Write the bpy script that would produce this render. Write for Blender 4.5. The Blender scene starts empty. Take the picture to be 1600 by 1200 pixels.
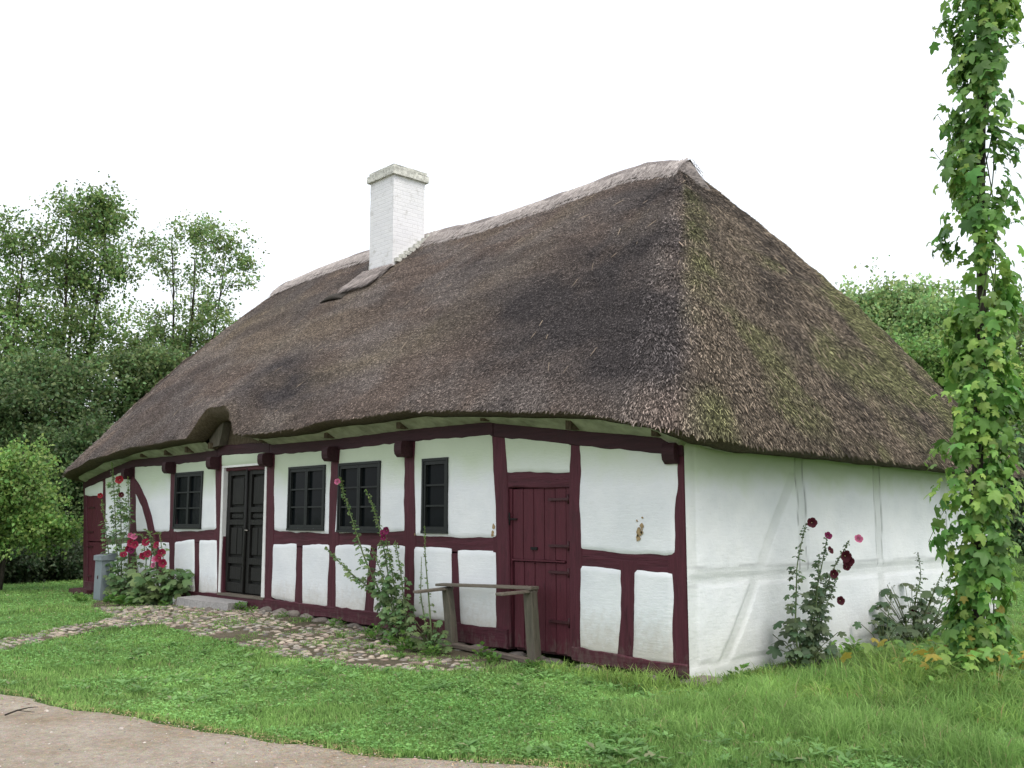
import bpy, math, random
import numpy as np
from mathutils import Vector, Matrix
rad = math.radians
random.seed(7)
RNG = np.random.default_rng(11)
S = bpy.context.scene
COL = S.collection

# ------------------------------------------------------------------ camera
AZ, PITCH = rad(136.7), rad(7.95)
CAM = np.array([5.70, -7.63, 1.5])
cd = bpy.data.cameras.new("camera")
cd.sensor_width = 36.0
cd.lens = 36 * 1518 / 1600
cd.clip_start = 0.1
cd.clip_end = 600
cam = bpy.data.objects.new("camera", cd)
COL.objects.link(cam)
cam.location = CAM
cam.rotation_euler = (rad(90) + PITCH, 0, AZ - rad(90))
S.camera = cam

# ------------------------------------------------------------------ world, sun, exposure
SUN_EL, SUN_AZ = rad(60), rad(-12)      # azimuth of the direction the light comes from
w = bpy.data.worlds.new("World")
S.world = w
w.use_nodes = True
nt = w.node_tree
nt.nodes.clear()
out = nt.nodes.new("ShaderNodeOutputWorld")
sky = nt.nodes.new("ShaderNodeTexSky")
sky.sky_type = 'NISHITA'
sky.sun_disc = False
sky.sun_elevation = SUN_EL
sky.sun_rotation = rad(90) - SUN_AZ
sky.air_density = 1.0
sky.dust_density = 6.0
bg1 = nt.nodes.new("ShaderNodeBackground")
bg1.inputs["Strength"].default_value = 0.05
nt.links.new(sky.outputs[0], bg1.inputs[0])
# bright even overcast: brighter overhead than at the horizon
geo = nt.nodes.new("ShaderNodeTexCoord")
sep = nt.nodes.new("ShaderNodeSeparateXYZ")
nt.links.new(geo.outputs["Generated"], sep.inputs[0])
ramp = nt.nodes.new("ShaderNodeValToRGB")
ramp.color_ramp.elements[0].position = 0.0
ramp.color_ramp.elements[0].color = (0.80, 0.83, 0.86, 1)
ramp.color_ramp.elements[1].position = 0.9
ramp.color_ramp.elements[1].color = (1.0, 1.02, 1.06, 1)
nt.links.new(sep.outputs[2], ramp.inputs[0])
bg2 = nt.nodes.new("ShaderNodeBackground")
bg2.inputs["Strength"].default_value = 1.15
nt.links.new(ramp.outputs[0], bg2.inputs[0])
ad = nt.nodes.new("ShaderNodeAddShader")
nt.links.new(bg1.outputs[0], ad.inputs[0])
nt.links.new(bg2.outputs[0], ad.inputs[1])
nt.links.new(ad.outputs[0], out.inputs[0])

sl = bpy.data.lights.new("sun", 'SUN')
sl.energy = 1.2
sl.angle = rad(24)
sl.color = (1.0, 0.97, 0.92)
so = bpy.data.objects.new("sun", sl)
COL.objects.link(so)
sd = Vector((math.cos(SUN_EL) * math.cos(SUN_AZ), math.cos(SUN_EL) * math.sin(SUN_AZ), math.sin(SUN_EL)))
so.rotation_euler = sd.to_track_quat('Z', 'Y').to_euler()
so.location = (0, 0, 20)

S.view_settings.view_transform = 'Standard'
S.view_settings.look = 'None'
S.view_settings.exposure = 0.25
S.view_settings.gamma = 1.0
S.cycles.max_bounces = 6
S.cycles.transparent_max_bounces = 6
S.cycles.caustics_reflective = False
S.cycles.caustics_refractive = False

# ------------------------------------------------------------------ noise
_T = np.random.default_rng(3).random((64, 64, 64))
def vnoise(x, y, z=0.0):
    x, y, z = np.broadcast_arrays(np.asarray(x, float), np.asarray(y, float), np.asarray(z, float))
    xi, yi, zi = np.floor(x).astype(int), np.floor(y).astype(int), np.floor(z).astype(int)
    fx, fy, fz = x - xi, y - yi, z - zi
    fx, fy, fz = fx*fx*(3-2*fx), fy*fy*(3-2*fy), fz*fz*(3-2*fz)
    def T(a, b, c): return _T[(xi+a) & 63, (yi+b) & 63, (zi+c) & 63]
    r = 0
    for a in (0, 1):
        for b in (0, 1):
            for c in (0, 1):
                r = r + T(a, b, c) * (fx if a else 1-fx) * (fy if b else 1-fy) * (fz if c else 1-fz)
    return r
def fnoise(x, y, z=0.0, o=3):
    r, a, n = 0, 1, 0
    for k in range(o):
        r = r + a * vnoise(np.asarray(x) * 2**k + 17*k, np.asarray(y) * 2**k + 5*k, np.asarray(z) * 2**k)
        n += a
        a *= 0.5
    return r / n
def sstep(a, b, x):
    t = np.clip((np.asarray(x, float) - a) / (b - a), 0, 1)
    return t * t * (3 - 2 * t)

# ------------------------------------------------------------------ mesh and object helpers
def mesh_np(name, V, Fc, mat=None, col=None, smooth=False, mid=None, uv=None):
    """V (n,3); Fc (m,k) faces of one size"""
    V = np.asarray(V, np.float32)
    Fc = np.asarray(Fc, np.int32)
    me = bpy.data.meshes.new(name)
    m, k = Fc.shape
    me.vertices.add(len(V))
    me.vertices.foreach_set("co", V.ravel())
    me.loops.add(m * k)
    me.loops.foreach_set("vertex_index", Fc.ravel())
    me.polygons.add(m)
    me.polygons.foreach_set("loop_start", np.arange(0, m * k, k, dtype=np.int32))
    if smooth:
        me.polygons.foreach_set("use_smooth", np.ones(m, bool))
    if mat:
        for q in (mat if isinstance(mat, (list, tuple)) else [mat]):
            me.materials.append(q)
    if mid is not None:
        me.polygons.foreach_set("material_index", np.asarray(mid, np.int32))
    me.update(calc_edges=True)
    if uv is not None:
        ul = me.uv_layers.new(name="UVMap")
        ul.data.foreach_set("uv", np.asarray(uv, np.float32)[Fc.ravel()].ravel())
    if col is not None:
        c = np.ones((len(V), 4), np.float32)
        c[:, :3] = col
        at = me.attributes.new("Col", 'FLOAT_COLOR', 'POINT')
        at.data.foreach_set("color", c.ravel())
    me.validate()
    return me

class MB:
    """collects polygons into one mesh"""
    def __init__(s): s.v, s.f, s.sm = [], [], []
    def add(s, vs, fs, smooth=False):
        o = len(s.v)
        s.v += [tuple(float(q) for q in p) for p in vs]
        s.f += [tuple(i + o for i in f) for f in fs]
        s.sm += [smooth] * len(fs)
        return s
    def box(s, x0, x1, y0, y1, z0, z1, rot=None, jit=0.0):
        vs = [(x, y, z) for x in (x0, x1) for y in (y0, y1) for z in (z0, z1)]
        if jit: vs = [tuple(c + random.uniform(-jit, jit) for c in v) for v in vs]
        if rot is not None: vs = [tuple(rot @ Vector(v)) for v in vs]
        return s.add(vs, [(0,1,3,2), (4,6,7,5), (0,4,5,1), (2,3,7,6), (0,2,6,4), (1,5,7,3)])
    def tube(s, pts, rs, n=8, cap=True):
        pts = [Vector(p) for p in pts]
        if not hasattr(rs, '__len__'): rs = [rs] * len(pts)
        vs, fs = [], []
        up = Vector((0.31, 0.17, 0.93)).normalized()
        for i, p in enumerate(pts):
            d = (pts[min(i+1, len(pts)-1)] - pts[max(i-1, 0)])
            if d.length < 1e-6: d = Vector((0, 0, 1))
            d.normalize()
            a = d.cross(up)
            if a.length < 0.15: a = d.cross(Vector((1, 0.2, 0)))
            a.normalize()
            b = d.cross(a)
            for k in range(n):
                t = 2*math.pi*k/n
                vs.append(p + (a*math.cos(t) + b*math.sin(t)) * rs[i])
        for i in range(len(pts)-1):
            for k in range(n):
                fs.append((i*n+k, i*n+(k+1) % n, (i+1)*n+(k+1) % n, (i+1)*n+k))
        if cap:
            fs.append(tuple(range(n-1, -1, -1)))
            fs.append(tuple((len(pts)-1)*n+k for k in range(n)))
        return s.add(vs, fs, True)
    def prism(s, poly, y0, y1, bev=0.0):
        """poly: (x, z) outline; extruded between y0 (front) and y1"""
        n = len(poly)
        vs, fs = [], []
        if bev:
            cx = sum(p[0] for p in poly)/n; cz = sum(p[1] for p in poly)/n
            inner = []
            for i in range(n):
                a, b, c = Vector(poly[i-1]), Vector(poly[i]), Vector(poly[(i+1) % n])
                e1 = (b-a).normalized() if (b-a).length > 1e-6 else Vector((1,0)); e2 = (c-b).normalized() if (c-b).length > 1e-6 else e1
                n1 = Vector((-e1.y, e1.x)); n2 = Vector((-e2.y, e2.x))
                m = (n1+n2)
                if m.length < 1e-4: m = n1
                m.normalize()
                inner.append(b + m*bev)
            area = sum(poly[i][0]*poly[(i+1)%n][1]-poly[(i+1)%n][0]*poly[i][1] for i in range(n))
            if area < 0:
                inner = [Vector(poly[i])*2 - inner[i] for i in range(n)]
            vs += [(p.x, y0, p.y) for p in inner]
            vs += [(p[0], y0+bev, p[1]) for p in poly]
            vs += [(p[0], y1, p[1]) for p in poly]
            L = 3
        else:
            vs += [(p[0], y0, p[1]) for p in poly] + [(p[0], y1, p[1]) for p in poly]
            L = 2
        fs.append(tuple(range(n)))
        fs.append(tuple((L-1)*n+i for i in range(n-1, -1, -1)))
        for l in range(L-1):
            for i in range(n):
                j = (i+1) % n
                fs.append((l*n+i, (l+1)*n+i, (l+1)*n+j, l*n+j))
        return s.add(vs, fs)
    def mesh(s, name, mat):
        me = bpy.data.meshes.new(name)
        me.from_pydata(s.v, [], s.f)
        me.materials.append(mat)
        me.polygons.foreach_set("use_smooth", s.sm)
        me.update()
        import bmesh
        bm = bmesh.new(); bm.from_mesh(me)
        bmesh.ops.recalc_face_normals(bm, faces=bm.faces)
        bm.to_mesh(me); bm.free()
        return me
    def obj(s, name, mat, parent=None): return link(name, s.mesh(name, mat), parent)

def link(name, data, parent=None):
    o = bpy.data.objects.new(name, data)
    COL.objects.link(o)
    if parent:
        o.parent = parent
        o.matrix_parent_inverse = Matrix.Identity(4)
        # meshes are written in world coordinates: cancel the parent's placement
        L = Vector(parent.location); p = parent
        while p.parent: p = p.parent; L += Vector(p.location)
        o.location = -L
    return o
def tag(o, label=None, cat=None, group=None, kind=None):
    if label: o["label"] = label
    if cat: o["category"] = cat
    if group: o["group"] = group
    if kind: o["kind"] = kind
    return o
def thing(name, loc, label, cat, group=None):
    o = bpy.data.objects.new(name, None)
    o.empty_display_size = 0.3
    COL.objects.link(o)
    o.location = loc
    return tag(o, label, cat, group)

# ------------------------------------------------------------------ materials
def newmat(name):
    m = bpy.data.materials.new(name)
    m.use_nodes = True
    t = m.node_tree
    b = t.nodes["Principled BSDF"]
    return m, t, b
def N(t, ty, **kw):
    n = t.nodes.new(ty)
    for k, v in kw.items():
        if k in n.inputs: n.inputs[k].default_value = v
        else: setattr(n, k, v)
    return n
def coords(t, scale=(1,1,1), uv=False):
    c = t.nodes.new("ShaderNodeTexCoord")
    m = t.nodes.new("ShaderNodeMapping")
    m.inputs["Scale"].default_value = scale
    if uv: t.links.new(c.outputs["UV"], m.inputs[0])
    else:
        g = t.nodes.new("ShaderNodeNewGeometry")
        t.links.new(g.outputs["Position"], m.inputs[0])
    return m.outputs[0]
def noise(t, vec, scale, detail=4, rough=0.55):
    n = N(t, "ShaderNodeTexNoise", Scale=scale, Detail=detail, Roughness=rough)
    t.links.new(vec, n.inputs["Vector"])
    return n.outputs["Fac"]
def cramp(t, fac, stops):
    r = t.nodes.new("ShaderNodeValToRGB")
    e = r.color_ramp.elements
    while len(e) < len(stops): e.new(0.5)
    for i, (p, c) in enumerate(stops):
        e[i].position = p
        e[i].color = (*c, 1) if len(c) == 3 else c
    t.links.new(fac, r.inputs[0])
    return r.outputs[0]
def mix(t, a, b, fac, mode='MIX'):
    m = t.nodes.new("ShaderNodeMix")
    m.data_type = 'RGBA'; m.blend_type = mode
    for s_, v in ((m.inputs[6], a), (m.inputs[7], b), (m.inputs[0], fac)):
        if isinstance(v, (tuple, list)): s_.default_value = (*v, 1) if len(v) == 3 else v
        elif isinstance(v, (int, float)): s_.default_value = v
        else: t.links.new(v, s_)
    return m.outputs[2]
def bump(t, b, h, strength=0.4, dist=0.01):
    n = N(t, "ShaderNodeBump", Strength=strength, Distance=dist)
    t.links.new(h, n.inputs["Height"])
    t.links.new(n.outputs[0], b.inputs["Normal"])

def mat_plain(name, c, rough=0.7, var=0.25, scale=12, bmp=0.3, stretch=(1,1,1), dist=0.004, spec=0.3):
    m, t, b = newmat(name)
    v = coords(t, stretch)
    f = noise(t, v, scale, 5, 0.6)
    f2 = noise(t, v, scale*6, 3, 0.6)
    c0 = tuple(q*(1-var) for q in c); c1 = tuple(min(1, q*(1+var)) for q in c)
    k = cramp(t, f, [(0.3, c0), (0.7, c1)])
    t.links.new(k, b.inputs["Base Color"])
    b.inputs["Roughness"].default_value = rough
    b.inputs["Specular IOR Level"].default_value = spec
    if bmp: bump(t, b, f2, bmp, dist)
    return m

def mat_plaster(name, algae=True, alg0=1.75, tone=False, dirt=.6, a0=.25):
    m, t, b = newmat(name)
    v = coords(t)
    n1 = noise(t, v, 1.7, 5, 0.6)
    n2 = noise(t, v, 14, 6, 0.65)
    n3 = noise(t, v, 70, 4, 0.6)
    base = cramp(t, n1, [(0.3, (0.71, 0.74, 0.765)), (0.7, (0.82, 0.84, 0.85))])
    base = mix(t, base, (0.60, 0.60, 0.58), cramp(t, n2, [(0.60, (0,0,0)), (0.85, (0.5,0.5,0.5))]))
    g = t.nodes.new("ShaderNodeNewGeometry")
    sp = t.nodes.new("ShaderNodeSeparateXYZ")
    t.links.new(g.outputs["Position"], sp.inputs[0])
    # splash dirt just above the ground
    a = N(t, "ShaderNodeMath", operation='MULTIPLY_ADD'); a.inputs[1].default_value = 0.5; 
    t.links.new(n2, a.inputs[0]); t.links.new(sp.outputs[2], a.inputs[2])
    d = cramp(t, a.outputs[0], [(0.46, (dirt,)*3), (0.86, (0,0,0))])
    base = mix(t, base, (0.42, 0.36, 0.27), d)
    if algae:
        a2 = N(t, "ShaderNodeMath", operation='MULTIPLY_ADD'); a2.inputs[1].default_value = 0.5
        t.links.new(n1, a2.inputs[0]); 
        a3 = N(t, "ShaderNodeMath", operation='SUBTRACT'); a3.inputs[1].default_value = alg0
        t.links.new(sp.outputs[2], a3.inputs[0]); t.links.new(a3.outputs[0], a2.inputs[2])
        d = cramp(t, a2.outputs[0], [(a0+.10, (0,0,0)), (0.78, (0.62,0.62,0.62))])
        base = mix(t, base, (0.36, 0.47, 0.24), d)
    if tone:
        at_ = t.nodes.new("ShaderNodeAttribute"); at_.attribute_name = "Col"
        base = mix(t, base, at_.outputs["Color"], 1.0, 'MULTIPLY')
    t.links.new(base, b.inputs["Base Color"])
    b.inputs["Roughness"].default_value = 0.9
    b.inputs["Specular IOR Level"].default_value = 0.15
    n4 = noise(t, coords(t, (4, 4, 26)), 1.6, 4, 0.6)      # brush strokes
    mm = N(t, "ShaderNodeMath", operation='MULTIPLY_ADD'); mm.inputs[1].default_value = 0.25
    t.links.new(n3, mm.inputs[0]); t.links.new(n2, mm.inputs[2])
    m5 = N(t, "ShaderNodeMath", operation='MULTIPLY_ADD'); m5.inputs[1].default_value = 0.6
    t.links.new(n4, m5.inputs[0]); t.links.new(mm.outputs[0], m5.inputs[2])
    bump(t, b, m5.outputs[0], 0.45, 0.012)
    return m

def mat_wood(name, c, c2=None, var=0.35, axis='z', rough=0.65, crack=0.5):
    m, t, b = newmat(name)
    sc = {'z': (9, 9, 0.8), 'x': (0.8, 9, 9)}[axis]
    v = coords(t, sc)
    f = noise(t, v, 2.5, 6, 0.65)
    f2 = noise(t, coords(t), 3.0, 4, 0.6)
    c0 = tuple(q*(1-var) for q in c); c1 = tuple(q*(1+var) for q in c)
    k = cramp(t, f, [(0.25, c0), (0.5, c), (0.75, c1)])
    if c2: k = mix(t, k, c2, cramp(t, f2, [(0.55, (0,0,0)), (0.75, (0.6,0.6,0.6))]))
    vf = noise(t, v, 6, 2, 0.5)
    k = mix(t, k, tuple(q*0.25 for q in c), cramp(t, vf, [(0.30, (crack,)*3), (0.36, (0,0,0))]))
    g = t.nodes.new("ShaderNodeNewGeometry"); sp = t.nodes.new("ShaderNodeSeparateXYZ")
    t.links.new(g.outputs["Position"], sp.inputs[0])
    fz = noise(t, coords(t, (1, 1, 0.4)), 16, 5, 0.7)
    wa = N(t, "ShaderNodeMath", operation='MULTIPLY_ADD'); wa.inputs[1].default_value = 1.3
    t.links.new(fz, wa.inputs[0]); t.links.new(sp.outputs[2], wa.inputs[2])
    k = mix(t, k, (0.115, 0.085, 0.075), cramp(t, wa.outputs[0], [(0.62, (.55,)*3), (0.86, (0, 0, 0))]))
    k = mix(t, k, tuple(min(1, q*2.1+.012) for q in c), cramp(t, noise(t, coords(t, (1, 1, 1)), 34, 4, 0.75), [(0.62, (0, 0, 0)), (0.74, (.45,)*3)]))
    t.links.new(k, b.inputs["Base Color"])
    b.inputs["Roughness"].default_value = rough
    b.inputs["Specular IOR Level"].default_value = 0.25
    bump(t, b, f, 0.8, 0.014)
    return m

def mat_col(name, rough=0.6, trans=0.0, spec=0.3, nz=0.0, bmp=0.0, bscale=60):
    """colour comes from the mesh's own per-piece colour (a leaf, a stone, a straw)"""
    m, t, b = newmat(name)
    a = t.nodes.new("ShaderNodeAttribute")
    a.attribute_name = "Col"
    c = a.outputs["Color"]
    if nz:
        f = noise(t, coords(t), bscale, 4, 0.6)
        c = mix(t, c, cramp(t, f, [(0.3, (1-nz,)*3), (0.7, (1+nz,)*3)]), 1.0, 'MULTIPLY')
        if bmp: bump(t, b, f, bmp, 0.01)
    t.links.new(c, b.inputs["Base Color"])
    b.inputs["Roughness"].default_value = rough
    b.inputs["Specular IOR Level"].default_value = spec
    if trans:
        tr = t.nodes.new("ShaderNodeBsdfTranslucent")
        t.links.new(c, tr.inputs[0])
        ms = t.nodes.new("ShaderNodeMixShader")
        ms.inputs[0].default_value = trans
        t.links.new(b.outputs[0], ms.inputs[1]); t.links.new(tr.outputs[0], ms.inputs[2])
        t.links.new(ms.outputs[0], t.nodes["Material Output"].inputs[0])
    return m

M = {}
M['plaster'] = mat_plaster("whitewash")
M['plaster_gable'] = mat_plaster("whitewash_gable", True, 1.50, True, .22, .42)
M['plaster_front'] = mat_plaster("whitewash_front", True)
M['timber'] = mat_wood("maroon_timber", (0.072, 0.017, 0.026), (0.045, 0.016, 0.020))
M['timber_h'] = mat_wood("maroon_timber_rail", (0.070, 0.017, 0.026), (0.045, 0.016, 0.020), axis='x')
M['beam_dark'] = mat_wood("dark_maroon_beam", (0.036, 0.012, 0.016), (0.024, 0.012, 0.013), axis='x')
M['door_red'] = mat_wood("maroon_door", (0.080, 0.017, 0.026), None, 0.22)
M['dark_door'] = mat_wood("black_green_door", (0.0125, 0.0125, 0.011), None, 0.3, rough=0.6, crack=0.0)
M['win_frame'] = mat_plain("dark_window_paint", (0.012, 0.015, 0.0145), 0.55, 0.2, 20, 0.2)
M['white_paint'] = mat_plain("white_paint", (0.72, 0.73, 0.71), 0.6, 0.08, 9, 0.2)
M['iron'] = mat_plain("painted_iron", (0.045, 0.012, 0.016), 0.5, 0.3, 30, 0.3)
M['brass'] = mat_plain("dull_metal", (0.35, 0.32, 0.28), 0.35, 0.2, 30, 0.1)
M['brass'].node_tree.nodes["Principled BSDF"].inputs["Metallic"].default_value = 0.8
M['dark'] = mat_plain("dark_interior", (0.012, 0.012, 0.012), 0.9, 0.1, 5, 0)
M['grey_wood'] = mat_wood("weathered_wood", (0.105, 0.095, 0.072), (0.07, 0.078, 0.05), 0.35)
M['grey_wood_h'] = mat_wood("weathered_wood_rail", (0.14, 0.12, 0.095), (0.08, 0.085, 0.06), 0.35, axis='x')
M['grey_metal'] = mat_plain("grey_painted_metal", (0.20, 0.235, 0.26), 0.5, 0.08, 6, 0.1)
M['stone'] = mat_plain("field_stone", (0.165, 0.145, 0.125), 0.9, 0.45, 9, 0.7, dist=0.01)
M['step'] = mat_plain("granite_step", (0.30, 0.29, 0.28), 0.85, 0.25, 25, 0.6, dist=0.006)
M['bark'] = mat_plain("bark", (0.045, 0.038, 0.03), 0.9, 0.4, 10, 0.8, (3,3,0.6), 0.02)
M['leaf'] = mat_col("leaf", 0.5, 0.45, 0.4)
M['grass'] = mat_col("grass_blade", 0.6, 0.5, 0.25)
M['petal'] = mat_col("petal", 0.6, 0.3, 0.2)
M['cobble'] = mat_col("cobble", 0.85, 0, 0.25, 0.25, 0.5, 40)
M['straw'] = mat_col("straw", 0.85, 0, 0.15)
M['stem'] = mat_plain("green_stem", (0.09, 0.13, 0.05), 0.6, 0.25, 20, 0.1)
M['tan'] = mat_plain("bare_clay", (0.33, 0.24, 0.13), 0.95, 0.3, 30, 0.6)

# glass: dark room behind old panes
m, t, b = newmat("window_glass")
b.inputs["Base Color"].default_value = (0.006, 0.008, 0.009, 1)
b.inputs["Roughness"].default_value = 0.12
b.inputs["Specular IOR Level"].default_value = 0.05
bump(t, b, noise(t, coords(t), 3.0, 2), 0.25, 0.01)
M['glass'] = m

# thatch
def mat_thatch():
    m, t, b = newmat("thatch")
    a = t.nodes.new("ShaderNodeAttribute"); a.attribute_name = "Col"
    uvs = coords(t, (1, 1, 1), True)
    uvl = coords(t, (26, 7, 1), True)
    f1 = noise(t, uvl, 2.6, 6, 0.75)
    f2 = noise(t, uvs, 45, 4, 0.7)
    f3 = noise(t, coords(t, (1, 3.5, 1), True), 1.3, 4, 0.6)
    c = mix(t, a.outputs["Color"], cramp(t, f1, [(0.33, (0.40,)*3), (0.5, (0.95,)*3), (0.70, (1.6, 1.55, 1.5))]), 1.0, 'MULTIPLY')
    c = mix(t, c, cramp(t, f2, [(0.35, (0.45,)*3), (0.65, (1.5,)*3)]), 1.0, 'MULTIPLY')
    c = mix(t, c, cramp(t, f3, [(0.35, (0.75,)*3), (0.65, (1.2,)*3)]), 1.0, 'MULTIPLY')
    t.links.new(c, b.inputs["Base Color"])
    b.inputs["Roughness"].default_value = 0.95
    b.inputs["Specular IOR Level"].default_value = 0.1
    ad = N(t, "ShaderNodeMath", operation='ADD')
    t.links.new(f1, ad.inputs[0]); t.links.new(f2, ad.inputs[1])
    bump(t, b, ad.outputs[0], 1.0, 0.05)
    return m
M['thatch'] = mat_thatch()
M['soffit'] = mat_plain("soffit_board", (0.33, 0.36, 0.26), 0.9, 0.35, 5, 0.5, (1, 1, 1), 0.01)
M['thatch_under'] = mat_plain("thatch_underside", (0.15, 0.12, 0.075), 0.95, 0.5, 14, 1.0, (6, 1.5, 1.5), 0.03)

def mat_chimney():
    m, t, b = newmat("whitewashed_brick")
    c = t.nodes.new("ShaderNodeTexCoord")
    br = t.nodes.new("ShaderNodeTexBrick")
    br.inputs["Color1"].default_value = (0.72, 0.72, 0.74, 1)
    br.inputs["Color2"].default_value = (0.76, 0.76, 0.77, 1)
    br.inputs["Mortar"].default_value = (0.68, 0.68, 0.69, 1)
    br.inputs["Scale"].default_value = 1.0
    br.inputs["Brick Width"].default_value = 0.24
    br.inputs["Row Height"].default_value = 0.075
    br.inputs["Mortar Size"].default_value = 0.008
    br.inputs["Mortar Smooth"].default_value = 0.6
    t.links.new(c.outputs["UV"], br.inputs[0])
    n = noise(t, coords(t), 7, 6, 0.65)
    n2 = noise(t, coords(t), 40, 3, 0.6)
    k = mix(t, br.outputs[0], (0.36, 0.35, 0.31), cramp(t, n, [(0.55, (0,0,0)), (0.75, (0.7,)*3)]))
    t.links.new(k, b.inputs["Base Color"])
    b.inputs["Roughness"].default_value = 0.9
    b.inputs["Specular IOR Level"].default_value = 0.15
    mm = N(t, "ShaderNodeMath", operation='MULTIPLY_ADD'); mm.inputs[1].default_value = -1.0
    t.links.new(br.outputs["Fac"], mm.inputs[0]); t.links.new(n2, mm.inputs[2])
    bump(t, b, mm.outputs[0], 0.35, 0.008)
    return m
M['chimney'] = mat_chimney()
M['chimney_cap'] = mat_plain("mossy_cap", (0.55, 0.55, 0.50), 0.9, 0.4, 14, 0.8, dist=0.01)

def mat_ground():
    m, t, b = newmat("lawn_ground")
    v = coords(t)
    f = noise(t, v, 2.2, 6, 0.65); f2 = noise(t, v, 45, 4, 0.7)
    c = cramp(t, f, [(0.3, (0.045, 0.085, 0.022)), (0.55, (0.07, 0.13, 0.03)), (0.75, (0.10, 0.13, 0.05))])
    c = mix(t, c, cramp(t, f2, [(0.3, (0.4,)*3), (0.7, (1.4,)*3)]), 1.0, 'MULTIPLY')
    t.links.new(c, b.inputs["Base Color"]); b.inputs["Roughness"].default_value = 0.95
    b.inputs["Specular IOR Level"].default_value = 0.1
    bump(t, b, f2, 0.8, 0.03)
    return m
M['ground'] = mat_ground()
def mat_gravel(name, ca, cb, cc):
    m, t, b = newmat(name)
    v = coords(t)
    f = noise(t, v, 1.3, 6, 0.65); f2 = noise(t, v, 120, 3, 0.7); f4 = noise(t, v, 16, 5, 0.7)
    vo = N(t, "ShaderNodeTexVoronoi", Scale=70.0); t.links.new(v, vo.inputs["Vector"])
    c = cramp(t, f, [(0.3, ca), (0.5, cb), (0.72, cc)])
    c = mix(t, c, cramp(t, f2, [(0.25, (0.6,)*3), (0.75, (1.35,)*3)]), 1.0, 'MULTIPLY')
    c = mix(t, c, cramp(t, f4, [(0.3, (0.78,)*3), (0.7, (1.18,)*3)]), 1.0, 'MULTIPLY')
    c = mix(t, c, vo.outputs["Color"], 0.10, 'OVERLAY')
    t.links.new(c, b.inputs["Base Color"]); b.inputs["Roughness"].default_value = 0.95
    b.inputs["Specular IOR Level"].default_value = 0.1
    ad = N(t, "ShaderNodeMath", operation='ADD'); t.links.new(f2, ad.inputs[0]); t.links.new(f4, ad.inputs[1])
    bump(t, b, ad.outputs[0], 0.8, 0.02)
    return m
M['gravel'] = mat_gravel("gravel_surface", (0.28, 0.225, 0.16), (0.35, 0.30, 0.24), (0.41, 0.36, 0.30))
M['soil'] = mat_gravel("path_soil", (0.07, 0.065, 0.04), (0.11, 0.095, 0.065), (0.15, 0.13, 0.095))

# ------------------------------------------------------------------ ground
def gz(x, y):
    x = np.asarray(x, float); y = np.asarray(y, float)
    b = 0.11 * np.exp(-((x + 8.0) / 3.6) ** 2) * sstep(-3.4, -0.6, y) * (1 - sstep(2, 6, y))
    n = 0.05 * (fnoise(x * 0.35 + 40, y * 0.35 + 40, 0, 2) - 0.5)
    b = b - 0.07 * np.exp(-((x + 0.1) / 1.6) ** 2 - ((y + 0.1) / 1.2) ** 2)
    far = 0.8 * sstep(14, 40, np.hypot(x + 4, y)) * 0.6
    return b + n + far
ROADX = np.array([-40, -12, -3.75, -3.31, -2.61, -1.42, -0.64, 0.46, 1.45, 3.5, 9, 30.])
ROADY = np.array([-14, -6.9, -4.87, -4.71, -4.59, -4.30, -4.10, -3.75, -3.12, -2.4, 0.5, 12.])
def road_y(x): return np.interp(x, ROADX, ROADY) + 0.13 * (fnoise(np.asarray(x) * 2.6, 3.1, 0, 4) - 0.5) * 2
def cob_low(x):
    return np.interp(x, [-7.7, -7.5, -6.6, -5.74, -4.57, -3.52, -2.77, -2.18, -1.9, -1.7], [-2.3, -1.9, -1.86, -1.92, -1.95, -1.93, -1.79, -1.5, -0.95, -0.2])
def in_path(x, y):
    x = np.asarray(x); y = np.asarray(y)
    wob = 0.10 * (fnoise(x * 2.2 + 9, y * 2.2 + 3, 0, 2) - 0.5) * 2
    apron = (x > -7.6) & (x < -1.75) & (y < 0.1) & (y > cob_low(x) + wob)
    up = np.interp(x, [-15.0, -13.78, -11.1, -8.9, -8.4, -7.6], [-0.9, -1.0, -1.45, -2.0, -2.7, -3.75])
    ap2 = (x <= -7.6) & (x > -13.0) & (y < 0.1) & (y > np.interp(x, [-13.0, -11.1, -8.9, -7.6], [-0.7, -1.35, -1.9, -2.3]) + wob)
    # branch that runs to the lower left
    lo = np.interp(y, [-9, -6, -4.04, -3.24, -2.42, -1.85], [-3.5, -5.3, -6.75, -7.35, -7.75, -7.6])
    hi = np.interp(y, [-9, -6, -3.77, -2.74, -1.9], [-4.9, -6.5, -7.75, -8.5, -8.95])
    br = (y < -1.85) & (y > -7) & (x < lo + wob) & (x > hi + wob) & (y > road_y(x))
    return apron | ap2 | br
def in_house(x, y, mrg=0.0): return (x > -15.6 - mrg) & (x < 0.0 + mrg) & (y > -0.0 - mrg) & (y < 7.6 + mrg)

xs = np.concatenate([[-220, -120, -70, -50], np.arange(-40, 16, 0.2), [18, 25, 40, 80, 150, 220]])
ys = np.concatenate([[-200, -90, -45, -25], np.arange(-16, 34, 0.2), [36, 45, 60, 90, 150, 240, 400]])
X, Y = np.meshgrid(xs, ys)
nx, ny = len(xs), len(ys)
def gridfaces(nx, ny):
    i = (np.arange(ny-1)[:, None]*nx + np.arange(nx-1)[None, :]).ravel()
    return np.stack([i, i+1, i+nx+1, i+nx], 1)
g = link("ground", mesh_np("ground", np.stack([X.ravel(), Y.ravel(), gz(X, Y).ravel()], 1), gridfaces(nx, ny), M['ground'], smooth=True))
tag(g, kind="structure")

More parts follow.
